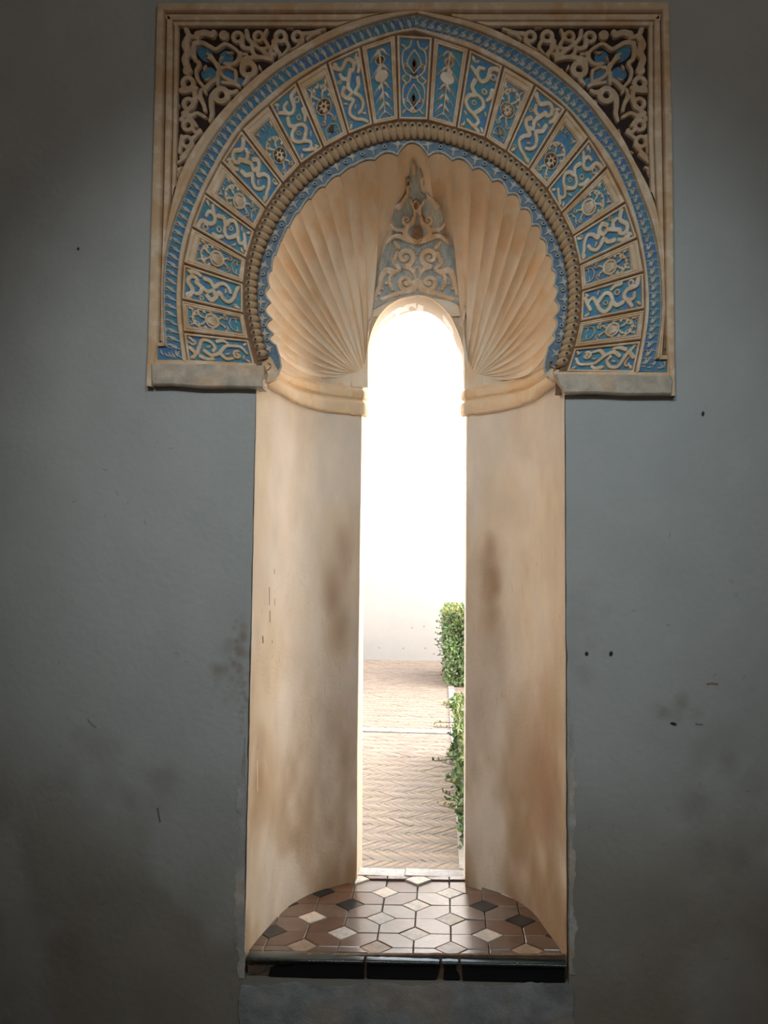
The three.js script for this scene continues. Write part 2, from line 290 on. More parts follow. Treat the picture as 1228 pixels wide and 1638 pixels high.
{
  // front face of the wall, cut round the niche
  const r = rng(11), sh = new THREE.Shape([[-3.2, 0], [3.0, 0], [3.0, 4.2], [-3.2, 4.2]].map(([x, y]) => new THREE.Vector2(x, y)));
  const hole = [], top = onWall(411, 622)[1], botL = onWall(392, 1565)[1], botR = onWall(905, 1575)[1];
  for (let i = 0; i <= 90; i++) { const y = lerp(botL, top, i / 90); hole.push(new THREE.Vector2(XL - 0.0015 - 0.004 * Math.pow(fbm(i * 0.31, 2, 4, 3), 1.5) - (y < 1.35 ? 0.003 * vnoise(i * 0.6, 5) : 0), y)); }
  for (const p of ringPts(ringOut, ringOut.lo, ringOut.hi, 60, -8)) { const w = onWall(...p); hole.push(new THREE.Vector2(w[0], w[1])); }
  for (let i = 90; i >= 0; i--) { const y = lerp(botR, top, i / 90); hole.push(new THREE.Vector2(XR + 0.0015 + 0.004 * Math.pow(fbm(i * 0.29, 7, 4, 3), 1.5) + (y < 1.35 ? 0.003 * vnoise(i * 0.6, 9) : 0), y)); }
  sh.holes.push(new THREE.Path(hole));
  const front = new THREE.ExtrudeGeometry(sh, { depth: 0.035, bevelEnabled: false }); front.translate(0, 0, -0.035);
  add(wallUV(front), 'wall_niche', M.wall, scene, STRUCT);
}
add(box(-3.5, 3.3, -0.1, 0, -0.03, 3.9), 'floor', std({ color: col(0.30, 0.22, 0.17), map: rep(mottle, 1) }), scene, STRUCT);
add(box(-3.5, 3.3, 4.2, 4.5, -0.765, 3.9), 'ceiling', M.inner, scene, STRUCT);
add(box(-3.5, -3.2, 0, 4.2, -0.665, 3.9), 'wall_left', M.inner, scene, STRUCT);
add(box(3.0, 3.3, 0, 4.2, -0.665, 3.9), 'wall_right', M.inner, scene, STRUCT);
add(box(-3.2, 3.0, 0, 4.2, 3.6, 3.9), 'wall_back', M.inner, scene, STRUCT);
// raised skim of newer blue-grey plaster under the sill and pale repair strips beside the niche
{
  const r = rng(23), pts = [], patch = std({ color: col(0.50, 0.56, 0.61), map: rep(mottle, 1.4), bumpMap: rep(bumpTex, 5), bumpScale: 0.004 });
  for (let x = 386; x <= 914; x += 8) pts.push([x + r() * 2, 1572 + 3 * Math.sin(x * 0.05) + 3.5 * r()]);
  for (let y = 1580; y <= 1720; y += 10) pts.push([914 + 4 * r(), y]);
  for (let x = 914; x >= 386; x -= 30) pts.push([x, 1722]);
  for (let y = 1715; y >= 1580; y -= 10) pts.push([386 - 4 * r(), y]);
  add(plate(pts, 0.010, 0.009), 'plaster_skim', patch, scene, { label: 'raised blue-grey plaster patch on the wall right below the tiled sill', category: 'plaster patch' });
  const side = (x0, w, y0, y1, label) => { const a = [], b = []; for (let y = y0; y <= y1; y += 4) { a.push([x0 + (r() - 0.5) * 1.5, y]); b.push([x0 + w * smooth((y - y0) / 60) * (0.15 + 1.3 * fbm(y * 0.035, x0, 3, 3) + 0.22 * (r() - 0.5)), y]); } add(plate([...a, ...b.reverse()], 0.003, 0.003), 'plaster_skim', std({ color: col(0.66, 0.69, 0.70), map: rep(mottle, 1.4), bumpMap: rep(bumpTex, 5), bumpScale: 0.003 }), scene, { label, category: 'plaster patch' }); };
  side(910, 10, 1118, 1560, 'ragged pale plaster strip along the right edge of the niche');
  side(392, -14, 1180, 1565, 'ragged pale plaster strip along the left edge of the niche');
}
// ---- niche: curved lining, back plate round the slit, the slit's own jambs and arch
const nicheTex = (() => {
  const S = 1024, cv = document.createElement('canvas'); cv.width = cv.height = S; const g = cv.getContext('2d'), r = rng(31), im = g.createImageData(S, S);
  for (let y = 0; y < S; y++) for (let x = 0; x < S; x++) {
    const u = (x / S) * 1.7, v = (y / S) * 2, a = fbm(u * 2.2, v * 1.3, 41, 5), b = fbm(u * 14, v * 9, 43, 4), o = smooth((a - 0.46) * 5), lowTone = smooth((y / S - 0.35) * 1.6) * smooth((fbm(u * 3, v * 2, 47, 4) - 0.30) * 3);
    const k = 236 + 20 * (b - 0.5), i = (y * S + x) * 4; im.data[i] = k - 4 * o - 62 * lowTone; im.data[i + 1] = k - 10 - 9 * o - 78 * lowTone; im.data[i + 2] = k - 22 - 18 * o - 96 * lowTone; im.data[i + 3] = 255;  // patchy tone, darker and browner towards the sill
  }
  g.putImageData(im, 0, 0);
  const blot = (u, v, ru, rv, c, al, n = 40) => { for (let i = 0; i < n; i++) { const q = r() * 6.28, d = Math.sqrt(r()), R = (0.7 + 0.7 * r()) * Math.min(ru, rv) * S, X = (u + Math.cos(q) * d * ru) * S, Y = (v + Math.sin(q) * d * rv) * S; g.globalAlpha = al * r(); const gr = g.createRadialGradient(X, Y, 0, X, Y, R); gr.addColorStop(0, c); gr.addColorStop(1, 'rgba(130,95,70,0)'); g.fillStyle = gr; g.fillRect(X - R, Y - R, 2 * R, 2 * R); } g.globalAlpha = 1; };
  // u: 0 left edge .. 0.5 left slit edge, 0.5 right slit edge .. 1 right edge; v from the moulding (0) to the sill (1)
  blot(0.41, 0.42, 0.045, 0.11, '#7d5a44', 0.11); blot(0.44, 0.62, 0.06, 0.2, '#8d7462', 0.07, 60);
  blot(0.60, 0.42, 0.03, 0.09, '#80563c', 0.17); blot(0.58, 0.56, 0.07, 0.2, '#8d7462', 0.07, 60); blot(0.85, 0.70, 0.07, 0.12, '#a06c48', 0.09); blot(0.06, 0.7, 0.03, 0.06, '#a87a52', 0.1);
  g.strokeStyle = 'rgba(70,50,40,0.8)'; for (const [u, v, l, w] of [[0.10, 0.42, 0.03, 2.6], [0.105, 0.46, 0.02, 3], [0.13, 0.44, 0.012, 2], [0.07, 0.50, 0.012, 5], [0.125, 0.39, 0.008, 2], [0.12, 0.51, 0.006, 2]]) { g.lineWidth = w; g.beginPath(); g.moveTo(u * S, v * S); g.lineTo(u * S + 3, (v + l) * S); g.stroke(); }
  g.strokeStyle = 'rgba(235,215,185,0.8)'; g.lineWidth = 5; g.beginPath(); g.moveTo(0.055 * S, 0.70 * S); g.lineTo(0.06 * S, 0.75 * S); g.stroke();
  g.lineWidth = 1.4; for (let i = 0; i < 240; i++) { const x = r() * S, y = (0.35 + 0.65 * r()) * S; g.strokeStyle = r() < 0.5 ? 'rgba(240,225,205,0.22)' : 'rgba(95,72,58,0.25)'; g.beginPath(); g.moveTo(x, y); g.lineTo(x + (r() - 0.5) * 14, y + (r() - 0.3) * 34); g.stroke(); }
  const t = new THREE.CanvasTexture(cv); t.colorSpace = THREE.SRGBColorSpace; return t;
})();
M.niche = std({ color: col(1, 0.97, 0.94), map: nicheTex, bumpMap: rep(bumpTex, 2, 4), bumpScale: 0.0014, roughness: 0.92 });
const IMPOST_Y = 2.184, SPRING_Y = 2.334;
for (const side of [-1, 1]) {
  const g = grid(30, 60, (u, v) => { const w = 0.0022 * (fbm(u * 5 + side * 9, v * 9, 15, 3) - 0.5) * Math.min(1, 12 * (1 - u)), [x, z] = plan(side, u, w), yb = sillY(x) - 0.02; return [x, lerp(yb, IMPOST_Y + 0.05, v), z]; },
    (u, v) => [side < 0 ? u * 0.5 : 1 - u * 0.5, v * 0.94]);
  add(g, 'wall_niche_side', M.niche, scene, STRUCT);
}
const SLIT = smoothSlit();
function smoothSlit() {   // front edge of the slit, from bottom left over the arch to bottom right, photo pixels measured at the back of the niche
  const left = [[570.5, 1440], [571, 1200], [573, 969], [576.6, 800], [578.2, 660], [578.6, 636], [580.5, 622], [584.5, 612], [588, 606], [588, 597]];
  const arch = smoothLine([[588, 597], [588.6, 560], [591.5, 538], [599, 517], [609, 500.5], [619, 489.5], [633, 480], [650, 473.5], [668, 471], [684, 474], [699, 482.5], [712, 494.5], [722, 508], [730, 525], [737, 543], [741, 560], [743, 597]], 40);
  const right = [[743, 606], [744.5, 618], [747, 630], [747.3, 700], [746.5, 800], [745.5, 940], [744.5, 1200], [744, 1440]];
  return [...left, ...arch.slice(1), ...right].map(([x, y]) => { const p = at(x, y, -DEPTH); return [p.x, p.y]; });
}
{
  // jambs and arch of the slit, a little uneven
  const n = SLIT.length - 1;
  const g = grid(n, 6, (u, v) => { const i = Math.round(u * n), [x, y] = SLIT[i], k = 0.003 * (fbm(i * 0.5, v * 4, 61, 2) - 0.5), e = v === 0 ? 0.004 : 0; const sx = x < -0.1 ? -1 : 1; return [x + sx * (k + e), y, -DEPTH - v * (THICK - DEPTH)]; }, (u, v, p) => [p[2], p[1]]);
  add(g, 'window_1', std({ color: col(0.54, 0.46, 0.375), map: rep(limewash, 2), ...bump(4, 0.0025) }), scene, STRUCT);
  const outline = (pad) => { const s = new THREE.Path(); SLIT.forEach(([x, y], i) => (i ? s.lineTo(x, y) : s.moveTo(x, y))); return s; };
  const mk = (x0, x1, y0, y1, z0, z1, m, name) => {
    const s = new THREE.Shape([[x0, y0], [x1, y0], [x1, y1], [x0, y1]].map(([x, y]) => new THREE.Vector2(x, y))); const h = outline(); s.holes.push(h);
    const g2 = new THREE.ExtrudeGeometry(s, { depth: z1 - z0, bevelEnabled: false }); g2.translate(0, 0, z0); add(boxUV(g2), name, m, scene, STRUCT);
  };
  mk(-0.52, 0.31, 0.30, 2.78, -0.60, -DEPTH - 0.004, std({ color: col(0.80, 0.68, 0.54), map: rep(patina, 1.5), ...bump(3, 0.002) }), 'wall_niche_back');
  mk(-6.0, 6.0, -0.1, 6.4, -THICK, -THICK + 0.10, M.white, 'wall_courtyard_near');
}
add(box(-6, 6, -0.1, 0.404, -THICK + 0.1, -0.60), 'wall_footing', M.white, scene, STRUCT);
add(box(XL - 0.2, XR + 0.2, 0.0, 0.384, -0.60, -0.036), 'wall_niche_foot', M.groove, scene, STRUCT);

// ---------------------------------------------------------------- courtyard
const GY = 0.30;
const court = std({ color: col(0.28, 0.25, 0.222), map: rep(limewash, 1) });
add(box(-6, 6, GY - 0.25, GY - 0.0045, -8.3, -THICK), 'ground_courtyard', court, scene, STRUCT);
add(box(-6, 6, GY - 0.04, 7.2, -8.4, -8.08), 'wall_courtyard_far', std({ color: col(0.345, 0.345, 0.345), map: rep(limewash, 0.25), ...bump(0.7, 0.002) }), scene, STRUCT);
add(box(-2.6, -2.2, GY - 0.04, 6.7, -8.08, -THICK), 'wall_courtyard_left_unseen', M.white, scene, STRUCT);  // out of view; place and height set to shade the courtyard floor
add(box(4.2, 4.6, GY - 0.04, 6.7, -8.08, -THICK), 'wall_courtyard_right_unseen', M.white, scene, STRUCT);  // out of view; placed to bounce sunlight through the slit onto the niche
{ // small drainage holes near the foot of the far wall
  const m = std({ color: col(0.25, 0.22, 0.2) });
  for (const [px, py] of [[606, 1036], [645, 1037], [680, 1037], [694, 1046], [659, 1004], [678, 1002], [731, 763]]) { const p = at(px, py, -8.08), g = new THREE.CylinderGeometry(0.014, 0.014, 0.02, 10); g.rotateX(Math.PI / 2); g.translate(p.x, p.y, p.z); add(g, 'wall_courtyard_hole', m, scene, STRUCT); }
}
{ // herringbone of bricks on edge: the 300 nearest in view singly, the rest as one part
  const r = rng(77), L = 0.160, Wd = 0.032, gap = 0.0035, n = 5, c45 = Math.SQRT1_2;
  const vars = []; for (let k = 0; k < 6; k++) vars.push(std({ color: (() => { const k = 0.295 + 0.03 * r(); return col(k, k * (0.885 + 0.03 * r()), k * (0.775 + 0.05 * r())); })(), map: rep(mottle, 3), ...bump(8, 0.002) }));
  const g0 = []; for (let k = 0; k < 4; k++) { const w = Wd - gap - r() * 0.002, l = L - gap - r() * 0.005, s = new THREE.Shape(); const x = l / 2, y = w / 2, j = () => (r() - 0.5) * 0.005; s.moveTo(-x + j(), -y + j()); s.lineTo(x + j(), -y + j()); s.lineTo(x + j(), y + j()); s.lineTo(-x + j(), y + j()); const e = new THREE.ExtrudeGeometry(s, { depth: 0.05, bevelEnabled: true, bevelSize: 0.002, bevelThickness: 0.003, bevelSegments: 1 }); e.rotateX(-Math.PI / 2); e.translate(0, -0.053, 0); g0.push(boxUV(e)); }
  const pavement = new THREE.Group(); pavement.name = 'pavement_courtyard'; pavement.userData = STRUCT; scene.add(pavement);
  const all = [];
  for (let a = -210; a <= 210; a++) for (let b = -40; b <= 40; b++) for (const vert of [0, 1]) {
    const ux = a + b * n + (vert ? 0.5 : n / 2), uy = a - b * n + (vert ? 1 + n / 2 : 0.5), X = ux * Wd, Y = uy * Wd;
    const x = (X + Y) * c45 - 0.1, z = (-X + Y) * c45 - 4.4, ang = (vert ? Math.PI / 2 : 0) + Math.PI / 4;
    if (x < -2.15 || x > 1.3 || z < -8.06 || z > -THICK - 0.02) continue;
    if (z > -3.755 && z < -3.645) continue;                       // the stone channel
    const d = 2.41 - z, px = 704 + (x / d) * FOCAL, seen = px > 545 && px < 775;
    all.push({ x, z, ang, d, seen });
  }
  all.sort((p, q) => (q.seen - p.seen) || p.d - q.d);
  const rest = [];
  all.forEach((q, i) => {
    const g = g0[Math.floor(r() * 4)], m = vars[Math.floor(r() * 6)], y = GY + (r() - 0.5) * 0.004, tx = (r() - 0.5) * 0.015, tz = (r() - 0.5) * 0.025;
    if (i < 300) { const o = add(g, 'brick', m, pavement); o.position.set(q.x, y, q.z); o.rotation.set(tx, q.ang, tz, 'YXZ'); } else rest.push({ q, y, tx, tz });
  });
  const im = new THREE.InstancedMesh(g0[0], vars[0], rest.length); im.name = 'bricks_beyond'; im.userData.kind = 'stuff'; im.receiveShadow = true; const o = new THREE.Object3D();
  rest.forEach((q, i) => { o.position.set(q.q.x, q.y, q.q.z); o.rotation.set(q.tx, q.q.ang, q.tz, 'YXZ'); o.updateMatrix(); im.setMatrixAt(i, o.matrix); const k = 0.85 + 0.3 * r(); im.setColorAt(i, col(k, k, k)); });
  pavement.add(im);
}
{ // pale stone channel across the bricks, stone kerb under the hedges
  const r = rng(5); const mk = (x0, x1, z0, z1, y1, name, label, seg, along) => {
    const t = thing(name, label, name.includes('kerb') ? 'kerb' : 'channel');
    for (let i = 0; i < seg; i++) { const a = i / seg, b = (i + 1) / seg, e = 0.003; t.add(Object.assign(add(along ? box(x0, x1, GY - 0.03, y1 + r() * 0.003, lerp(z0, z1, a) + e, lerp(z0, z1, b) - e) : box(lerp(x0, x1, a) + e, lerp(x0, x1, b) - e, GY - 0.03, y1 + r() * 0.003, z0, z1), 'stone', M.stone, t))); }
  };
  mk(-2.2, 0.085, -3.755, -3.645, GY + 0.008, 'stone_channel', 'narrow pale stone strip crossing the brick courtyard floor', 5, false);
  mk(0.088, 0.150, -8.06, -1.0, GY + 0.012, 'stone_kerb', 'pale stone kerb running along the foot of the low hedge', 12, true);
  const t = thing('threshold_stone', 'worn white marble threshold strip behind the sill tiles in the slit', 'threshold');
  add(box(SLL + 0.002, -0.13, 0.38, 0.428, -0.675, -0.605), 'stone', std({ color: col(0.62, 0.65, 0.69), roughness: 0.6, map: rep(mottle, 5) }), t); add(box(-0.126, SLR - 0.002, 0.38, 0.433, -0.672, -0.605), 'stone', t.children[0].material, t);
}
//==OBJECTS==
// ---------------------------------------------------------------- tiled sill of the niche
{
  const r = rng(101), A = 0.2325, rows = [0.030, -0.072, -0.165, -0.270, -0.373, -0.474, -0.577, -0.680], off = [0.0, -0.193, -0.0765, -0.193, -0.0765, -0.193, -0.0765, -0.193];
  off[0] = -0.0765;
  const tex = (s, a, b, k) => new THREE.MeshPhysicalMaterial({ side: THREE.DoubleSide, color: col(...a), map: rep(patina, s), roughness: k + 0.1, clearcoat: 1, clearcoatRoughness: 0.2, ...bump(5, 0.0006) });
  const hexM = [tex(4, [0.13, 0.066, 0.038], 0, 0.23), tex(5, [0.15, 0.096, 0.068], 0, 0.22), tex(3.4, [0.125, 0.055, 0.028], 0, 0.26), tex(6, [0.18, 0.135, 0.11], 0, 0.25)];
  const white = std({ color: col(0.80, 0.79, 0.75), map: rep(mottle, 5), roughness: 0.32 }), pale = std({ color: col(0.55, 0.54, 0.52), map: rep(mottle, 5), roughness: 0.30 }), black = std({ color: col(0.028, 0.032, 0.038), map: rep(mottle, 5), roughness: 0.25 }), tan = std({ color: col(0.46, 0.37, 0.28), map: rep(mottle, 5), roughness: 0.4 });
  const glaze = new THREE.MeshPhysicalMaterial({ color: col(0.018, 0.050, 0.056), roughness: 0.24, clearcoat: 1, clearcoatRoughness: 0.22, map: rep(mottle, 6), ...bump(6, 0.0003), side: THREE.DoubleSide }), glazeF = new THREE.MeshPhysicalMaterial({ color: col(0.008, 0.010, 0.014), roughness: 0.28, ...bump(4, 0.0003), side: THREE.DoubleSide });
  const mortar = std({ color: col(0.26, 0.18, 0.125), map: rep(mottle, 5), ...bump(8, 0.003) });
  const sill = thing('tiled_sill', 'tiled sill of brown hexagons with white and black diamonds and a black glazed edge', 'sill');
  const inNiche = []; for (let i = 0; i <= 24; i++) inNiche.push(plan(-1, i / 24)); for (let i = 24; i >= 0; i--) inNiche.push(plan(1, i / 24));
  { // the tiled area: convex outline of the plan behind the nosing
    const p = inNiche.filter((q) => q[1] < -0.041).concat([[XL, -0.041], [XR, -0.041]]).sort((a, b) => a[0] - b[0] || a[1] - b[1]), cr = (o, a, b) => (a[0] - o[0]) * (b[1] - o[1]) - (a[1] - o[1]) * (b[0] - o[0]);
    const half = (l) => { const h = []; for (const q of l) { while (h.length > 1 && cr(h[h.length - 2], h[h.length - 1], q) <= 0) h.pop(); h.push(q); } h.pop(); return h; };
    const hull = [...half(p), ...half([...p].reverse())]; inNiche.length = 0; inNiche.push(...hull);
  }
  const inSlit = [[SLL, -0.40], [SLL, -0.604], [SLR, -0.604], [SLR, -0.40]];
  function clip(poly, region) {
    let out = poly; const area = region.reduce((s, p, i) => { const q = region[(i + 1) % region.length]; return s + p[0] * q[1] - q[0] * p[1]; }, 0), sg = Math.sign(area);
    for (let i = 0; i < region.length && out.length; i++) {
      const a = region[i], b = region[(i + 1) % region.length], f = (p) => sg * ((b[0] - a[0]) * (p[1] - a[1]) - (b[1] - a[1]) * (p[0] - a[0])), nx = [];
      for (let k = 0; k < out.length; k++) { const p = out[k], q = out[(k + 1) % out.length], fp = f(p), fq = f(q); if (fp >= 0) nx.push(p); if (fp >= 0 !== fq >= 0) { const t = fp / (fp - fq); nx.push([lerp(p[0], q[0], t), lerp(p[1], q[1], t)]); } }
      out = nx;
    }
    return out;
  }
  function tile(poly, m, label) {
    const cx = poly.reduce((s, p) => s + p[0], 0) / poly.length, cz = poly.reduce((s, p) => s + p[1], 0) / poly.length, shrink = poly.map(([x, z]) => { const l = Math.hypot(x - cx, z - cz), k = (l - 0.0016) / l; return [cx + (x - cx) * k, cz + (z - cz) * k]; });
    const q = cz < -0.5 && cx > SLL - 0.03 && cx < SLR + 0.03 ? clip(shrink, inSlit) : clip(shrink, inNiche); if (q.length < 3) return;
    let ar = 0; q.forEach((p, i) => { const n = q[(i + 1) % q.length]; ar += p[0] * n[1] - n[0] * p[1]; }); if (Math.abs(ar) < 0.0003) return;
    const up = (cz < -0.53 ? 0.007 : 0) + (r() - 0.5) * 0.002, tx = (r() - 0.5) * 0.02, tz = (r() - 0.5) * 0.02, n = q.length, pos = [], idx = [], uv = [];
    const Y = (x, z) => sillY(x) + up + (x - cx) * tx + (z - cz) * tz, ou = r(), ov = r();
    const ring = (k, dy) => { for (const [x, z] of q) { const X = cx + (x - cx) * k, Z = cz + (z - cz) * k; pos.push(X, Y(X, Z) + dy, Z); uv.push(X + ou, Z + ov); } };
    ring(0.965, 0); ring(1, -0.0022); ring(1, -0.0022); ring(1, -0.014);
    for (let i = 1; i < n - 1; i++) idx.push(0, i + 1, i);
    for (const [a, b] of [[0, n], [2 * n, 3 * n]]) for (let i = 0; i < n; i++) { const j = (i + 1) % n; idx.push(a + i, a + j, b + j, a + i, b + j, b + i); }
    const g = geom(pos, idx, uv).toNonIndexed(); g.computeVertexNormals(); const o = add(g, 'tile', m, sill); if (label) o.userData.label = label;
  }
  const shade = { '1': { '-1': pale, 0: pale, 1: pale }, '5': {} };
  const kind = (ri, x) => {
    if (ri === 1) return x > 0.2 ? tan : x > 0 ? pale : tan;
    if (ri === 2) return x < -0.45 || x > 0.3 ? black : white;
    if (ri === 3) return x > 0.2 ? black : x > -0.3 ? pale : white;
    if (ri === 4) return x > 0.1 || x < -0.2 ? black : white;
    if (ri === 5) return x < -0.3 ? black : white;
    return white;
  };
  for (let ri = 0; ri < rows.length; ri++) for (let k = -4; k <= 4; k++) {
    const x0 = off[ri] + A * k, z0 = rows[ri], p = 0.051, q = 0.047;
    if (ri > 0) { const m = kind(ri, x0); tile([[x0 - p, z0], [x0, z0 - q], [x0 + p, z0], [x0, z0 + q]], m, m === black ? 'black diamond tile' : m === white ? 'white diamond tile' : 'pale diamond tile'); }
    if (ri === rows.length - 1) continue;
    const z1 = rows[ri + 1];
    for (const s of [-1, 1]) { const xe = x0 + (s * A) / 2; tile([[x0 + s * p, z0], [xe, z0], [xe, z1 + q], [xe - s * p, z1], [x0, z1], [x0, z0 - q]], hexM[Math.floor(r() * 4)]); }
  }
  // mortar bed, glazed nosing and the glazed tiles of the riser
  const bed = new THREE.Shape(inNiche.map(([x, z]) => new THREE.Vector2(x, -z))); const bg = new THREE.ExtrudeGeometry(bed, { depth: 0.05, bevelEnabled: false }); bg.rotateX(-Math.PI / 2); bg.translate(0, -0.062, 0);
  { const p = bg.attributes.position; for (let i = 0; i < p.count; i++) p.setY(i, p.getY(i) + sillY(p.getX(i))); bg.computeVertexNormals(); boxUV(bg); }
  add(bg, 'mortar_bed', mortar, sill);
  const sb = box(SLL, SLR, 0.34, 0.409, -0.604, -0.40); add(sb, 'mortar_bed', mortar, sill);
  const nose = (pa, pb, m) => {
    const xa = onWall(pa, 1537)[0] + 0.0014, xb = onWall(pb, 1537)[0] - 0.0014, prof = [[-0.041, -0.004], [-0.039, 0], [-0.012, 0.0012], [0.001, -0.0005], [0.0065, -0.0035], [0.008, -0.007], [0.0065, -0.011], [-0.03, -0.0115]], nu = 14;
    add(grid(nu, prof.length - 1, (u, v) => { const [z, y] = prof[Math.round(v * (prof.length - 1))], x = lerp(xa, xb, u), e = 0.0012 * (fbm(x * 30, v * 3, 8, 2) - 0.5); return [x, sillY(x) + y + e, z + 2 * e * (z > 0)]; }), 'edge_tile', m, sill);
  };
  nose(394, 582, glaze); nose(585.5, 703, glaze); nose(706, 733, glaze); nose(736, 906, glaze);
  const riser = (pts, m, name, h = -0.006) => add(plate(pts, h, 0.012), name, m, sill);
  const jag = (x0, x1, y0, y1, seed, a = 1.2) => { const q = rng(seed), p = []; for (let x = x0; x < x1; x += 9) p.push([x, y0 + (q() - 0.5) * a]); p.push([x1, y0]); for (let y = y0 + 8; y < y1; y += 8) p.push([x1 + (q() - 0.5) * a, y]); for (let x = x1; x > x0; x -= 9) p.push([x, y1 + (q() - 0.5) * a * 2]); for (let y = y1 - 4; y > y0; y -= 8) p.push([x0 + (q() - 0.5) * a, y]); return p; };
  riser(jag(394, 906, 1532, 1578, 3), mortar, 'mortar_bed', -0.016);
  const ry = (x) => (x - 395) * 0.019;
  riser([[470, 1536], [582, 1538], [582, 1568], [545, 1567], [520, 1568], [428, 1563], [431, 1552], [440, 1548.5], [470, 1547]], glazeF, 'riser_tile');
  riser([[586, 1537], [701, 1539], [704, 1545], [700, 1562], [697, 1569], [640, 1569], [586, 1567]], glazeF, 'riser_tile');
  riser([[711, 1541], [722, 1540], [735, 1563], [736, 1569], [709, 1569]], glazeF, 'riser_tile');
  riser([[738, 1541], [904, 1544], [904, 1573], [860, 1574], [820, 1573], [740, 1571]], glazeF, 'riser_tile');
  riser([[404, 1542], [468, 1536], [468, 1546], [436, 1547], [424, 1556], [408, 1562], [398, 1562]], std({ color: col(0.20, 0.16, 0.13), map: rep(mottle, 8), ...bump(14, 0.005) }), 'broken_edge', -0.012);
  void ry;
}
// ---------------------------------------------------------------- curved plaster mouldings under the hood
const MOULD = [[-0.002, 0], [0.012, -0.002], [0.0185, 0.006], [0.021, 0.022], [0.0195, 0.040], [0.015, 0.049], [0.007, 0.053], [0.005, 0.059], [0.013, 0.063], [0.0175, 0.068], [0.0185, 0.082], [0.0165, 0.093], [0.008, 0.097], [0.004, 0.103], [0.002, 0.108]];
const mouldBack = (u) => smooth(u * 1.5);
// inward offset and height of the moulding at u along the plan: it leans in towards the mouth of the hood
const mouldAt = (u, o, dy) => { const b = mouldBack(u), k = clamp(dy / 0.15, 0, 1); return [o + (1 - b) * (0.007 + 0.036 * k), IMPOST_Y + 0.004 * (1 - b) + dy * lerp(0.60, 1, b)]; };
for (const side of [-1, 1]) {
  const prof = MOULD;
  const n = prof.length - 1;
  const g = grid(70, n, (u, v) => {
    const k = Math.round(v * n); const [o, dy] = mouldAt(u, ...prof[k]);
    const chip = k < 5 ? 0.009 * Math.max(0, fbm(u * 16 + side * 5, k * 0.6, 61, 3) - 0.56) * 4 : 0;
    const [x, z] = plan(side, u, o - chip * 0.5 + 0.002 * (fbm(u * 12, k, 66 + side, 2) - 0.5));
    return [x, dy + (k < 2 ? 0.006 * (fbm(u * 18, 3, 69 + side, 3) - 0.5) + chip * 0.6 : 0), z];
  }, (u, v) => [u * 0.75, v * 0.15]);
  const m = thing('impost_moulding', side < 0 ? 'curved cream plaster moulding below the shell hood at the left of the slit' : 'curved cream plaster moulding below the shell hood at the right of the slit', 'moulding');
  add(g, 'moulding', std({ color: col(0.93, 0.74, 0.53), map: rep(shellTone, 2.2), ...bump(6, 0.003) }), m);
  // rounded return into the slit
  const pe = plan(side, 1), cap = grid(8, n, (u, v) => { const [o, dy] = prof[Math.round(v * n)], a = (u * Math.PI) / 2, k = o + 0.004; return [pe[0] + -side * (0.0 + k * Math.sin(a)), IMPOST_Y + dy, pe[1] + k * Math.cos(a) - 0.004 - 0.03 * smooth(u) * u]; }, (u, v) => [u * 0.1, v * 0.15]);
  add(cap, 'return', m.children[0].material, m);
}
// ---------------------------------------------------------------- shell hood
const DIPS = [[440, 551], [436, 532], [433.4, 508], [431, 481.5], [429.5, 456.7], [433, 429], [439.5, 405], [448.6, 381.6], [460, 361], [476.6, 337], [495.5, 315], [518, 295.3], [542, 276.7], [565, 262], [598.4, 252], [634.7, 245],
  [685.5, 246.5], [723.4, 252.7], [756.7, 268], [787.8, 286.6], [812.8, 308], [833.4, 331], [851, 358], [865, 378], [875, 405], [883, 428.5], [886.4, 454], [887.7, 477.6], [887.7, 505], [885, 533], [878.6, 552.5]];
const TOPS = [[430, 541], [425, 518.6], [423, 494], [423.6, 468], [427, 438], [435.6, 407.6], [446, 384], [456.5, 362], [471, 340], [488, 318], [507.5, 298.5], [530.5, 280.6], [556, 265], [582, 252.7], [616, 240.3], [659.5, 224],
  [703, 240], [740.5, 251], [771.4, 267], [803, 287.5], [828, 310], [848, 335], [863.4, 359.5], [874, 385.5], [883, 410], [890, 436.5], [892, 462.6], [895, 491], [892, 518.6], [887.7, 541]];
const ZR = -0.020, ZB = -DEPTH + 0.004;
const lobe = (j, w) => { const a = DIPS[j], b = DIPS[j + 1], t = TOPS[j], q = 4 * w * (1 - w); return [lerp(a[0], b[0], w) + (t[0] - (a[0] + b[0]) / 2) * q, lerp(a[1], b[1], w) + (t[1] - (a[1] + b[1]) / 2) * q]; };
const hood = thing('shell_hood', 'cream fluted shell hood with a blue crested rim over the slit', 'shell hood');
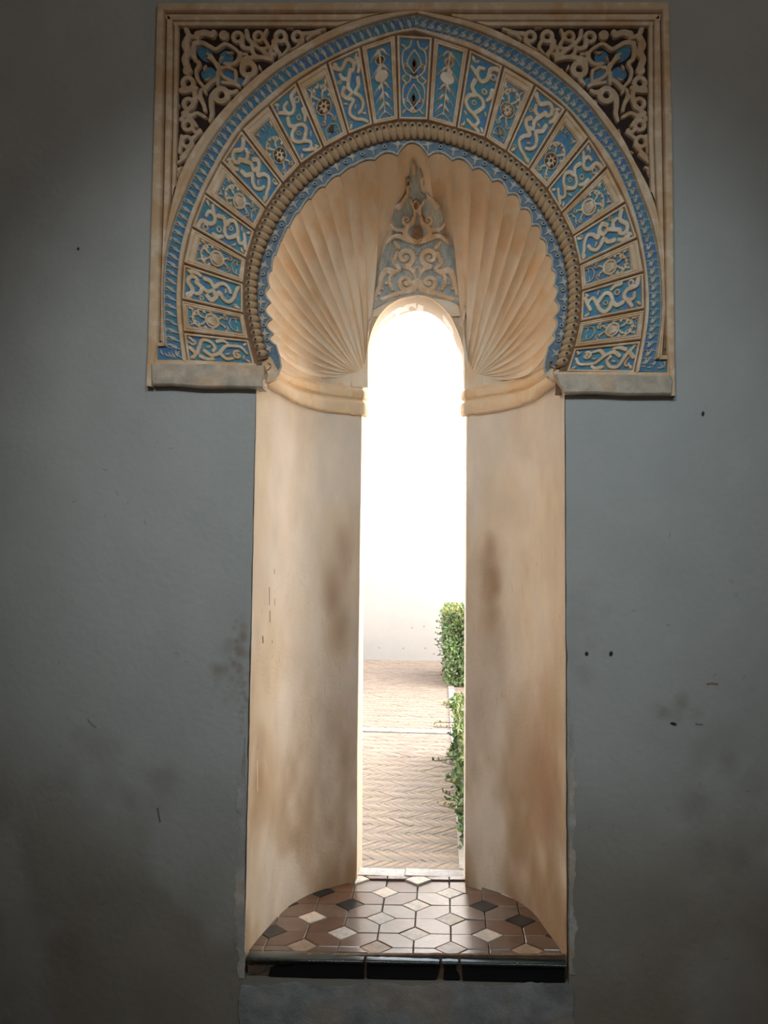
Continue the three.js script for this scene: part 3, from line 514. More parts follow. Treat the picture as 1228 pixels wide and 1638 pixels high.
{
  // ribs run from the rim to two poles beside the slit
  const LEFT = DIPS.slice(0, 16).reverse(), RIGHT = DIPS.slice(16);
  LEFT.push([444, 567]); RIGHT.push([873, 571]);
  const poleL = (j) => { const s = [[588, 507], [587.2, 540], [586, 562], [584.5, 575], [582.5, 583], [580, 588], [577.5, 591], [575, 593]]; return j < 8 ? s[j] : [lerp(573.5, 562, (j - 8) / 8), lerp(594, 597, (j - 8) / 8)]; };
  const poleR = (j) => { const s = [[741.5, 507], [743, 540], [746, 562], [749, 577], [752, 586], [755, 591], [758, 594], [760, 596]]; return j < 8 ? s[j] : [lerp(762, 772, (j - 8) / 7), lerp(597, 600.5, (j - 8) / 7)]; };
  const path = (R, B) => (f) => { const c = Math.cos(f), s = Math.sin(f); return V(B.x + (R.x - B.x) * c, B.y + (R.y - B.y) * c, ZR + (ZB - ZR) * s); };
  hood.userData.paths = null;
  const cen = at(660, 480, 0.15), res = {};
  for (const side of [-1, 1]) {
    const list = side < 0 ? LEFT : RIGHT, pole = side < 0 ? poleL : poleR;
    const P = list.map((p, j) => path(at(p[0], p[1], ZR), at(...pole(j), ZB))); res[side] = P;
    for (let j = 0; j < list.length - 1; j++) {
      const ti = side < 0 ? 14 - j : 16 + j, top = j < list.length - 2 ? TOPS[ti] : null, mid = [(list[j][0] + list[j + 1][0]) / 2, (list[j][1] + list[j + 1][1]) / 2];
      const w0 = P[j](0).distanceTo(P[j + 1](0)), dep = top ? Math.hypot(top[0] - mid[0], top[1] - mid[1]) / 515 : 0.004;
      const seed = side * 50 + j;
      const g = grid(14, 34, (u, v) => {
        const f = (v * Math.PI) / 2, a = P[j](f), b = P[j + 1](f), p = a.clone().lerp(b, u), al = P[j](f + 0.02).add(P[j + 1](f + 0.02)).sub(P[j](f - 0.02)).sub(P[j + 1](f - 0.02)), ac = b.clone().sub(a), w = ac.length();
        const n = al.cross(ac).normalize(); if (n.dot(p.clone().sub(cen)) < 0) n.negate();
        const prof = 4 * u * (1 - u), edge = Math.exp(-Math.pow(Math.min(u, 1 - u) / 0.075, 2)), q = w / w0;
        if (top && v < 0.02) n.set(top[0] - mid[0], -(top[1] - mid[1]), 0).normalize();
        const d = 1.4 * dep * q * prof * (0.75 + 0.25 * prof) - 0.0050 * edge * Math.min(1, 1.6 * q) * smooth(v * 12 + 0.3) + 0.0016 * (fbm(u * 3 + seed, v * 7, 91, 2) - 0.5) * q;
        p.addScaledVector(n, d); return [p.x, p.y, p.z];
      }, (u, v) => [u * 0.10 + seed * 0.37, v * 0.55]);
      add(g, 'flute', M.shell, hood);
    }
  }
  // plain strips beside the slit and the plain band below the lowest flutes
  for (const side of [-1, 1]) {
    const pole = side < 0 ? poleL : poleR, cnt = side < 0 ? 17 : 16, pts = [], e = side < 0 ? [588, 600] : [743.5, 603], a = side < 0 ? [588, 507] : [741.5, 507];
    pts.push(a); for (let j = 1; j < cnt; j++) pts.push(pole(j)); pts.push(side < 0 ? [562, 618] : [772, 620]); pts.push([e[0], e[1] + 20]);
    if (side < 0) for (const q of [[588, 590], [588.2, 570], [588.6, 560], [589, 545]]) pts.push(q); else for (const q of [[743, 590], [742.6, 575], [741, 560], [740.5, 545]]) pts.push(q);
    add(plate(pts, ZB + 0.002, 0.012, (x, y, h) => { const p = at(x, y, ZB); return [p.x, p.y, h]; }), 'back_strip', M.shell, hood);
    const last = res[side][res[side].length - 1];
    // plan position at the same depth as a point of the lowest rib
    const tAt = (z) => { let lo = 0, hi = 1; for (let i = 0; i < 30; i++) { const m = (lo + hi) / 2; if (plan(side, m)[1] > z) lo = m; else hi = m; } return lo; };
    add(grid(40, 6, (u, v) => { const p = last((u * Math.PI) / 2), t = tAt(p.z), [o, y] = mouldAt(t, 0.0015, 0.106), q = plan(side, t, o), k = smooth(v); q[0] = side < 0 ? Math.min(q[0], p.x - 0.002) : Math.max(q[0], p.x + 0.002); return [lerp(p.x, q[0], k), lerp(p.y + 0.004, y, v), lerp(p.z, q[1], k)]; }, (u, v) => [u * 0.7, v * 0.1]), 'base_band', M.shell, hood);
  }
  // fan panel above the slit, between the two innermost ribs
  const project = (p) => { const q = p.clone().applyMatrix4(camera.matrixWorldInverse.copy(camera.matrixWorld).invert()); return [FW / 2 + (FOCAL * q.x) / -q.z, FH / 2 - (FOCAL * q.y) / -q.z]; };
  const table = (fn) => { const t = []; for (let i = 0; i <= 200; i++) { const p = fn((i / 200) * Math.PI / 2), q = project(p); t.push([q[1], q[0], p.z]); } return (py) => { if (py <= t[0][0]) return [t[0][1], t[0][2]]; for (let i = 1; i < t.length; i++) if (py <= t[i][0]) { const k = (py - t[i - 1][0]) / Math.max(1e-6, t[i][0] - t[i - 1][0]); return [lerp(t[i - 1][1], t[i][1], k), lerp(t[i - 1][2], t[i][2], k)]; } return [t[200][1], t[200][2]]; }; };
  const tl = table(res[-1][0]), tr = table(res[1][0]), tc = table(path(at(659.5, 224, ZR), at(668, 471, ZB)));
  const fanZ = (px, py) => { const c = tc(py), l = tl(py), r = tr(py), s = px < c[0] ? (c[0] - px) / (c[0] - l[0]) : (px - c[0]) / (r[0] - c[0]), e = px < c[0] ? l[1] : r[1]; return lerp(c[1], e, Math.pow(clamp(s, 0, 1.05), 2)); };
  const fan = (px, py, h) => { const p = at(px, py, fanZ(px, py)), s = clamp((p.z - ZR) / (ZB - ZR), 0, 1), c = Math.sqrt(1 - s * s); return [p.x, p.y - h * c, p.z + h * Math.max(0.15, s)]; };
  const archY = (px) => { let best = 505; for (let i = 0; i < ARCHPX.length - 1; i++) { const [a, b] = [ARCHPX[i], ARCHPX[i + 1]]; if ((px - a[0]) * (px - b[0]) <= 0) { best = lerp(a[1], b[1], (px - a[0]) / ((b[0] - a[0]) || 1e-6)); break; } } return Math.min(best, 506); };
  const ARCHPX = smoothLine([[588, 597], [588.6, 560], [591.5, 538], [599, 517], [609, 500.5], [619, 489.5], [633, 480], [650, 473.5], [668, 471], [684, 474], [699, 482.5], [712, 494.5], [722, 508], [730, 525], [737, 543], [741, 560], [743, 597]], 60);
  const fanGrid = grid(48, 70, (u, v) => {
    const s = u * 2 - 1, topY = 245 - 20 * Math.pow(1 - Math.abs(s), 0.8); let py = 480;
    const X = (y) => { const c = tc(y)[0]; return s < 0 ? lerp(c, tl(y)[0], -s) : lerp(c, tr(y)[0], s); };
    for (let i = 0; i < 14; i++) py = lerp(py, archY(X(py)), 0.5);
    const y = lerp(topY, py, v); return fan(X(y), y, 0);
  });
  const panel = add(fanGrid, 'fan_panel', M.shell, hood);
  const OX = 584, OY = 240;
  const q = (x, y) => [560 + x / 5.459 - OX, 220 + y / 5.459 - OY];          // from the enlarged view in which the ornament was measured
  const S = 1 / 5.459;
  const ground = new Carving(166, 268, 0.9); ground.f.fill(9);
  const region = [[555, 180], [600, 300], [615, 470], [720, 560], [800, 640], [818, 720], [790, 790], [840, 900], [900, 950], [940, 1120], [985, 1330], [1010, 1500], [870, 1420], [590, 1375], [330, 1430], [170, 1520], [200, 1330], [245, 1130], [310, 940], [345, 900], [370, 780], [365, 700], [385, 620], [470, 560], [525, 470], [520, 300]].map(([x, y]) => q(x, y));
  ground.clipPoly(region);
  add(ground.mesh((x, y, h) => fan(x + OX, y + OY, h), 0.001, 0.0040, 1), 'blue_ground', M.arabblue, panel);
  const c = new Carving(166, 268, 0.75), st = (pts, a, b = a) => c.stroke(curve2(pts.map(([x, y]) => q(x, y)), 14), a * S * 1.42, b * S * 1.42), sp = (x, y, r, t, a0, d, w0, w1) => { const p = q(x, y); c.spiral(p[0], p[1], r * S, t, a0, d, w0 * S * 1.30, w1 * S * 1.30); };
  for (const s of [-1, 1]) {
    const X = (x) => 588 + s * x;
    sp(X(100), 1270, 78, 1.55, s < 0 ? 0 : Math.PI, -s, 40, 26);                         // great volutes above the arch
    st([[X(24), 1270], [X(30), 1330], [X(90), 1350], [X(200), 1375], [X(310), 1415]], 40, 26);
    sp(X(106), 1045, 82, 1.5, Math.PI * 0.5, s, 42, 18);                                 // dotted volutes over them
    st([[X(108), 1128], [X(60), 1150], [X(30), 1190], [X(8), 1250]], 36, 18);
    st([[X(180), 1010], [X(205), 1090], [X(160), 1150], [X(225), 1200], [X(240), 1270], [X(215), 1330]], 30, 24);
    st([[X(215), 1180], [X(270), 1160], [X(315), 1220], [X(330), 1300], [X(380), 1400], [X(425), 1500]], 44, 26);
    st([[X(165), 955], [X(190), 925], [X(205), 905]], 30, 14);
    st([[X(15), 905], [X(90), 880], [X(180), 855], [X(240), 885], [X(268), 915]], 42, 14);    // wings of the palmette
    st([[X(70), 890], [X(110), 830], [X(85), 770], [X(45), 735], [X(30), 690]], 40, 30);
    sp(X(92), 712, 48, 1.35, s < 0 ? 0.4 : Math.PI - 0.4, -s, 26, 14);
    st([[X(130), 800], [X(200), 790], [X(240), 750]], 30, 12);
    st([[X(22), 660], [X(26), 600], [X(50), 560], [X(62), 520]], 26, 12);
    st([[X(165), 590], [X(130), 540], [X(95), 490], [X(85), 440], [X(110), 400]], 46, 18);   // side leaves
    sp(X(92), 375, 52, 1.0, s < 0 ? 2.6 : 0.5, s, 24, 14);
    st([[X(30), 330], [X(20), 280], [X(28), 240]], 16, 8);
    for (let i = 0; i < 6; i++) { const t = i / 5, p = q(X(245 + 150 * t), 1230 + 230 * t); c.disc(p[0], p[1], 3.2); }
  }
  { const p = q(588, 1190); c.disc(p[0], p[1], 40 * S, false, 70 * S); c.disc(p[0], p[1], 14 * S, true, 42 * S); const o = q(575, 590); c.disc(o[0], o[1], 34 * S, false, 60 * S); const f = q(555, 250); c.disc(f[0], f[1], 20 * S, false, 75 * S); }
  const region2 = region.map(([x, y], i) => [x + (x < 82 ? -5 : 5), y]);
  c.clipPoly(region2, -1.5);
  add(c.mesh((x, y, h) => fan(x + OX, y + OY, h), 0.009, 0.0045, 2.2), 'arabesque', M.arab, panel);
  const pine = new Carving(166, 268, 0.7), pc = q(586, 850); pine.disc(pc[0], pc[1], 50 * S, false, 92 * S); for (let i = -4; i <= 4; i++) for (const s of [-1, 1]) pine.stroke([[pc[0] - 14, pc[1] + i * 5 - s * 12], [pc[0] + 14, pc[1] + i * 5 + s * 12]], 0.9, 0.9, true);
  const amber = (cv, n2, d2) => add(cv.mesh((x, y, h) => fan(x + OX, y + OY, h), 0.004, 0.012, 1.5), n2, M.amber, panel, d2);
  amber(pine, 'amber_cone');
  const bud = new Carving(166, 268, 0.7), tip = q(575, 580); bud.disc(tip[0], tip[1], 20 * S, false, 36 * S); amber(bud, 'amber_bud'); const dots = new Carving(166, 268, 0.7);
  for (const [cx, cy, r0, a0, a1, n] of [[480, 1045, 100, 2.6, 6.1, 13], [695, 1045, 100, 3.3, 6.8, 13], [470, 1270, 118, 1.9, 4.6, 11], [705, 1270, 118, 4.8, 7.5, 11]]) for (let i = 0; i < n; i++) { const a = lerp(a0, a1, i / (n - 1)), p = q(cx + Math.cos(a) * r0, cy + Math.sin(a) * r0); dots.disc(p[0], p[1], 1.0); }
  amber(dots, 'amber_dots', { kind: 'stuff' });
}
{ // crested rim: one blue leaf over every groove, with a small ring between each two
  const n = DIPS.length, HZ = -0.010;
  for (let j = 0; j < n; j++) {
    const d = DIPS[j], half = [];
    if (j > 0) for (let i = 0; i <= 6; i++) half.push(lobe(j - 1, 0.5 + i / 12)); else half.push([442, 599], [448.5, 585], [446, 570], [443, 560], d);
    if (j < n - 1) for (let i = 1; i <= 6; i++) half.push(lobe(j, i / 12)); else half.push([876, 562], [872.5, 574], [870.5, 588], [877, 603]);
    const ang = ([x, y]) => Math.atan2(x - RC[0], RC[1] - y), a0 = clamp(ang(half[0]), ringIn.lo, ringIn.hi), a1 = clamp(ang(half[half.length - 1]), ringIn.lo, ringIn.hi), back = ringPts(ringIn, a1, a0, 8, 5);
    const leaf = add(plate([...half, ...back], HZ, 0.014), 'crest_leaf', M.crestblue, hood);
    // cream fillet along the scalloped edge and the pale trefoil on the blue
    const mid = ringIn((a0 + a1) / 2, 1), x0 = Math.min(...half.map((p) => p[0]), ...back.map((p) => p[0])) - 3, y0 = Math.min(...half.map((p) => p[1]), ...back.map((p) => p[1])) - 3, c = new Carving(Math.max(...half.map((p) => p[0]), ...back.map((p) => p[0])) - x0 + 3, Math.max(...half.map((p) => p[1]), ...back.map((p) => p[1])) - y0 + 3, 0.55), L = (p) => [p[0] - x0, p[1] - y0];
    c.stroke(half.map(L), 3.2); c.stroke(back.map(L).slice(1, -1).map(([x, y]) => [x, y]), 2);
    const dx = d[0] - mid[0], dy = d[1] - mid[1], P = (f, s) => L([mid[0] + dx * f - dy * s, mid[1] + dy * f + dx * s]);
    c.stroke([P(0.22, 0), P(0.74, 0)], 6.5, 1.4); c.stroke([P(0.32, 0), P(0.24, 0.42)], 5, 1.6); c.stroke([P(0.32, 0), P(0.24, -0.42)], 5, 1.6);
    add(c.mesh((x, y, h) => onWall(x + x0, y + y0, h), 0.004, HZ, 1.2), 'trefoil', M.crestpale, leaf);
    if (j < n - 1) { const t = TOPS[j], rp = ringIn(ang(t), -3.2), g = new THREE.TorusGeometry(0.0052, 0.0019, 6, 14), w = onWall((rp[0] * 2 + t[0]) / 3, (rp[1] * 2 + t[1]) / 3, -0.005); g.translate(...w); if (j !== 15) add(g, 'crest_ring', M.crestpale, hood); }
  }
}
// ---------------------------------------------------------------- carved and painted surround of the arch
const bandOutL = smoothLine([[268, 556], [265.3, 520], [264.5, 498], [265, 449], [269.5, 405], [280, 362], [297, 317], [320, 267], [337.7, 236], [361, 203], [395, 164], [440, 124], [487, 93], [528, 71], [576.6, 51], [625.4, 36.5], [665, 29]], 120);
const bandInL = smoothLine([[294, 577], [290, 545], [286, 514], [284.8, 481], [286, 449], [291.5, 400], [303.5, 356], [320, 314], [341, 272], [359, 240], [385, 203], [430, 159], [474, 126], [528, 97], [576.6, 73], [625.4, 57.5], [663, 50.5]], 120);
const bandOutR = smoothLine([[665, 29], [696, 36.6], [746.6, 50.5], [790, 67.5], [836, 89], [882, 121], [932, 165], [976, 222], [1002.6, 264], [1022, 313], [1040, 363], [1051, 417], [1055, 465], [1054.6, 510], [1049.5, 555], [1046, 577]], 120);
const bandInR = smoothLine([[663, 50.5], [688, 56], [746.6, 72], [800, 97.5], [841, 123], [899, 168], [944, 216], [976, 257], [999, 304], [1018, 360], [1029, 413], [1035, 465], [1035, 506], [1029.5, 547], [1020.5, 595]], 120);
const DIV = [[[302, 583], [411, 588]], [[295, 533], [399.5, 545]], [[292, 481.5], [391.5, 504]], [[295, 424], [391, 456]], [[308.4, 366], [395.5, 417]], [[329, 312], [409.5, 372]], [[355, 262], [426.5, 337]], [[388, 211], [454, 297]], [[431, 171.6], [482, 267]], [[474.5, 135], [519, 241]], [[523.6, 104], [558, 219.5]], [[577.4, 79], [597, 204]], [[633.4, 60], [637.5, 196]],
  [[692.8, 64], [684.7, 197]], [[749.8, 83], [729.6, 209.5]], [[804.5, 110], [775.5, 225]], [[855, 140], [808.5, 246.5]], [[904.6, 179], [844.5, 275.5]], [[940.5, 224], [873.5, 306]], [[970, 270], [896.5, 345]], [[999, 327], [914.5, 380.5]], [[1018, 384], [925, 427]], [[1028, 438], [928.5, 468]], [[1029.5, 497], [926.5, 517]], [[1024, 546], [916.6, 558.5]], [[1013, 600], [904, 597]]];
const surround = thing('arch_surround', 'square carved plaster surround with blue painted panels radiating round the horseshoe arch', 'arch surround');
{
  const archOutL = smoothLine([[261, 548], [260, 500], [260.5, 455], [265, 402], [272, 355], [284, 301], [289, 285], [305, 252], [318, 231.5], [338, 204], [375, 162], [430, 112.5], [495, 72], [534, 52], [590, 33], [662, 22]], 120);
  const archOutR = smoothLine([[662, 22], [735, 36], [790, 53], [824, 70], [869, 95], [932, 148], [992, 222], [1010, 257], [1037.5, 309], [1050, 350], [1058, 410], [1060.5, 465], [1060, 510], [1057, 560], [1056, 573]], 120);
  const archY = (x) => { const pts = x < 662 ? archOutL : archOutR; for (let i = 1; i < pts.length; i++) if ((pts[i - 1][0] - x) * (pts[i][0] - x) <= 0) return lerp(pts[i - 1][1], pts[i][1], (x - pts[i - 1][0]) / ((pts[i][0] - pts[i - 1][0]) || 1e-6)); return 900; };
  // bed of the whole panel
  const bedL = [[255, 13], [246, 300], [238, 600], [246, 620], [424, 620], [418, 594], ...ringPts(ringOut, ringOut.lo, 0, 40, -6), [662, 12]];
  const bedR = [[662, 12], ...ringPts(ringOut, 0, ringOut.hi, 40, -6), [890, 600], [888, 632], [1068, 634], [1075, 634], [1072, 220], [1066, 11]];
  const bed = mergeGeometries([plate(bedL, 0.006, 0.012), plate(bedR, 0.006, 0.012)]);
  add(bed, 'plaster_bed', M.groove, surround);
  // frame of three fillets
  const frame = (A, B, h0, h1, n = 60, p = 0.22) => add(strip(resample(A, n), resample(B, n), roundProfile(h0, h1, p)), 'frame_moulding', M.stucco, surround);
  frame([[254, 12], [246, 300], [237, 620]], [[266.3, 25.5], [262, 300], [257, 547], [247, 621]], 0, 0.026);
  frame([[254, 12], [660, 10], [1067, 10]], [[266.3, 25.5], [660, 25.8], [1055.5, 26]], 0, 0.026);
  frame([[1067, 10], [1073, 220], [1077, 636]], [[1055.5, 26], [1059, 220], [1062.5, 560], [1069, 636]], 0, 0.026);
  frame([[269.3, 29], [265, 300], [260, 547]], [[279.5, 40], [278, 200], [274.5, 322], [266, 398], [261.5, 470], [260.6, 547]], 0.004, 0.022);
  frame([[281.5, 46], [280, 200], [277.5, 325]], [[289, 49], [287, 200], [284.5, 300]], 0.004, 0.024);
  frame([[1053, 29], [1056.5, 220], [1061, 560]], [[1043, 40], [1043.5, 220], [1047, 320], [1055, 400], [1060.5, 470], [1060.8, 560]], 0.004, 0.022);
  frame([[1041.6, 46], [1042.5, 220], [1046, 330]], [[1034.5, 49], [1034, 220], [1037.5, 310]], 0.004, 0.024);
  const topBand = (x0, x1, ya, yb) => { const A = [], B = []; for (let i = 0; i <= 60; i++) { const x = lerp(x0, x1, i / 60), y1 = Math.max(ya + 0.6, Math.min(yb, archY(x) - 0.5)); A.push([x, ya]); B.push([x, y1]); } add(strip(A, B, roundProfile(0.004, 0.022)), 'frame_moulding', M.stucco, surround); };
  topBand(269.3, 606, 29, 39.5); topBand(722, 1053, 29, 39.5); topBand(281, 566, 41, 48.5); topBand(762, 1042, 41, 48.5);
  // arch moulding outside the blue band: an outer bevel and a flat fillet
  for (const [A, B] of [[archOutL, bandOutL], [archOutR, bandOutR]]) add(strip(A, B, [[0, 0.004], [0.01, 0.016], [0.10, 0.020], [0.34, 0.020], [0.40, 0.015], [0.46, 0.0215], [0.55, 0.026], [0.88, 0.026], [0.97, 0.021], [1, 0.009]]), 'arch_moulding', M.stucco, surround);
  // blue band with its feather leaves
  const foot = (pts) => plate(pts, 0.010, 0.003);
  const bands = [[bandOutL, bandInL, -1], [bandOutR, bandInR, 1]];
  for (const [A, B, s] of bands) {
    const gnd = strip(A, B, [[0, 0.0095], [0.5, 0.0095], [1, 0.0095]]);
    const ft = s < 0 ? foot([[254.5, 556.5], [268, 556], [292, 560], [294.5, 578], [254.5, 577.5]]) : foot([[1020, 595], [1024, 578], [1046, 577], [1064, 577.5], [1064, 597]]);
    const band = add(mergeGeometries([gnd, ft]), 'blue_band', M.bandblue, surround);
    const len = A.reduce((t, p, i) => (i ? t + Math.hypot(p[0] - A[i - 1][0], p[1] - A[i - 1][1]) : 0), 0), Wd = 22, c = new Carving(len, Wd, 0.7), r = rng(s + 40);
    const p = 13.2;
    for (let u = -10; u < len + 10; u += p) {
      const j = (r() - 0.5) * 1.6;
      if (s < 0) { c.stroke(curve2([[u + j, 1], [u + 5, 6], [u + 6, 12], [u + 12, 20]], 8), 2.0, 3.0); c.leaf(u + 4 + j, 4, 0.9, 15, 6); c.leaf(u + 9, 10, 1.25, 11, 4.2); c.stroke([[u + 11, 2], [u + 15, 9]], 2.4, 1.2); }
      else { c.stroke(curve2([[u + j, 20], [u + 5, 14], [u + 9, 8], [u + 17, 1.5]], 8), 2.0, 1.6); c.leaf(u + 5 + j, 15, -0.35, 12, 5); c.leaf(u + 7, 8, 0.35, 10, 4.4); c.leaf(u + 11, 4, 0.8, 7, 3); }
    }
    c.stroke([[0, 0.4], [len, 0.4]], 1.6); c.stroke([[0, Wd - 0.4], [len, Wd - 0.4]], 1.6);
    const n = A.length - 1;
    const pick = (L, t) => { const k = clamp(t, 0, 0.99999) * n, i = Math.floor(k); return [lerp(L[i][0], L[i + 1][0], k - i), lerp(L[i][1], L[i + 1][1], k - i)]; };
    add(c.mesh((x, y, h) => { const a = pick(A, x / len), b = pick(B, x / len); return onWall(lerp(a[0], b[0], y / Wd), lerp(a[1], b[1], y / Wd), h); }, 0.006, 0.009, 1.3), 'feather_leaves', M.bandleaf, band);
    const fc = new Carving(44, 22, 0.7), fx = s < 0 ? 254 : 1020, fy = s < 0 ? 556.5 : 577; for (let i = 0; i < 7; i++) fc.leaf(4 + i * 6 + r() * 2, 4 + r() * 10, (r() - 0.5) * 3 + (s < 0 ? 0.7 : -0.6), 11, 3.6);
    fc.clipPoly(s < 0 ? [[1, 1], [38, 1], [40, 20], [1, 20]] : [[2, 2], [43, 2], [43, 18], [2, 17]]);
    add(fc.mesh((x, y, h) => onWall(x + fx, y + fy, h), 0.005, 0.0098, 1.3), 'feather_leaves', M.bandleaf, band);
  }
  // cream footing fillets of the band and the panels
  const flat = (pts, h, n = 'fillet') => add(plate(pts, h, h > 0 ? h - 0.001 : 0.02), n, M.stucco, surround);
  flat([[247, 552], [268, 550], [268, 556], [254.5, 556], [254.5, 578], [302, 578.5], [411, 583.5], [413, 589], [247, 585]], 0.019);
  flat([[1056, 571], [1070, 571], [1071, 604], [887, 601], [889, 597], [1020, 597.5], [1064.5, 598], [1064.5, 577], [1046, 577]], 0.019);
  // fillet between the blue band and the panels
  const outerL = smoothLine(DIV.slice(0, 13).map((d) => d[0]).concat([[663, 55]]), 120), outerR = smoothLine([[663, 55], ...DIV.slice(13).map((d) => d[0])], 120);
  for (const [A, B] of [[bandInL, outerL], [bandInR, outerR]]) add(strip(A, B, [[0, 0.009], [0.05, 0.019], [0.2, 0.0215], [0.8, 0.0215], [0.95, 0.017], [1, 0.006]]), 'band_fillet', M.stucco, surround);

  flat([[404, 574], [432, 570], [447, 598], [440, 606], [426, 612], [404, 600]].map(([x, y]) => [x, y]), -0.004, 'corner_fill'); flat([[884, 586], [912, 583], [912, 606], [890, 613], [880, 604], [872, 598]], -0.004, 'corner_fill');
  // the twenty-five panels
  const quad = (a, b, c2, d) => (u, v) => [lerp(lerp(a[0], b[0], v), lerp(d[0], c2[0], v), u), lerp(lerp(a[1], b[1], v), lerp(d[1], c2[1], v), u)];   // u from outside to inside, v from one divider to the next
  const dist = (a, b) => Math.hypot(a[0] - b[0], a[1] - b[1]);
  for (let k = 0; k < 25; k++) {
    const [A, D] = DIV[k], [B, C] = DIV[k + 1], L = (dist(A, D) + dist(B, C)) / 2, Wd = (dist(A, B) + dist(D, C)) / 2, Q = quad(A, B, C, D), key = k === 12, type = k % 2 ? 'B' : 'A', mir = k > 12, m = Math.abs(12 - k), r = rng(500 + k);
    const at2 = (x, y) => Q(x / L, y / Wd);
    const e = type === 'A' ? { o: 5, i: 4.5, s: 5 } : { o: m === 1 ? 9 : m > 9 ? 8 : 17, i: 7, s: 8 };
    const rim = (o, i, s) => [at2(o, s), at2(o, Wd - s), at2(L - i, Wd - s), at2(L - i, s)];
    const loops = [[rim(1.4, 1, 1.3), 0.005], [rim(1.7, 1.2, 1.6), 0.0165], [rim(2.6, 2, 2.4), 0.0185]];
    if (type === 'B') loops.push([rim(e.o * 0.45, 3.2, e.s * 0.5), 0.0185], [rim(e.o * 0.45 + 0.8, 4, e.s * 0.5 + 0.8), 0.0155], [rim(e.o * 0.45 + 1.6, 4.6, e.s * 0.5 + 1.6), 0.0182]);
    loops.push([rim(e.o - 0.6, e.i - 0.6, e.s - 0.6), 0.0185], [rim(e.o, e.i, e.s), 0.0165], [rim(e.o + 0.4, e.i + 0.4, e.s + 0.4), 0.0085]);
    const pos = [], idx = []; const sub = 6;
    for (const [q, h] of loops) for (let c = 0; c < 4; c++) for (let t = 0; t < sub; t++) pos.push(...onWall(lerp(q[c][0], q[(c + 1) % 4][0], t / sub), lerp(q[c][1], q[(c + 1) % 4][1], t / sub), h));
    const n = 4 * sub; for (let l = 0; l < loops.length - 1; l++) for (let c = 0; c < n; c++) { const a = l * n + c, b = l * n + ((c + 1) % n); idx.push(a, b, b + n, a, b + n, a + n); }
    const vous = add(geom(pos, idx).toNonIndexed(), 'panel', M.stucco, surround); vous.geometry.computeVertexNormals();
    const u0 = e.o, u1 = L - e.i, v0 = e.s, v1 = Wd - e.s, l = u1 - u0, w = v1 - v0, place = (x, y) => at2(u0 + x, v0 + (mir ? w - y : y));
    const warp = (x, y, h) => onWall(...place(x, y), h);
    const ou = r() * 3, ov = r() * 3;
    add(grid(4, 3, (u, v) => warp(u * l, v * w, 0.0095), (u, v, p) => [p[0] + ou, p[1] + ov]), 'blue_ground', M.blue, vous);
    const c = new Carving(l, w, 0.7), meds = []; let med = new Carving(l, w, 0.6), hasMed = false, medM = M.medal;
    const cl = (pts) => curve2(pts, 14);
    if (key) {
      for (const f of [0.30, 0.74]) for (const s of [-1, 1]) {
        const y = (t) => w / 2 + s * t * w, x = (t) => l * f + t * 0.2 * l;
        c.stroke(cl([[x(-1.35), y(0.10)], [x(-1.0), y(0.16)], [x(-0.7), y(0.36)], [x(0), y(0.42)], [x(0.6), y(0.34)], [x(0.95), y(0.10)], [x(1.0), y(0)]]), 3.4, 3);
        c.stroke(cl([[x(-0.8), y(0)], [x(-0.35), y(0.16)], [x(0.1), y(0.24)], [x(0.45), y(0.12)], [x(0.7), y(0)]]), 3.2, 3.4); c.spiral(x(0.25), y(0.27), 4.6, 1.1, s, s, 2.6, 1.6);
        c.leaf(x(-1.1), y(0.46), 0.8 * -s, 11, 4); c.leaf(x(1.1), y(0.44), Math.PI - 0.8 * -s, 11, 4);
        med = new Carving(l, w, 0.6); meds.push(med); med.disc(x(0.1), w / 2, 9.5, false, 4.2); med.disc(x(0.62), w / 2, 4, false, 5); hasMed = true;
      }
      for (let i = -2; i <= 2; i++) c.leaf(l * 0.93, w / 2 + i * 3.5, Math.PI + i * 0.35, 13, 2.6);
    } else if (type === 'A') {
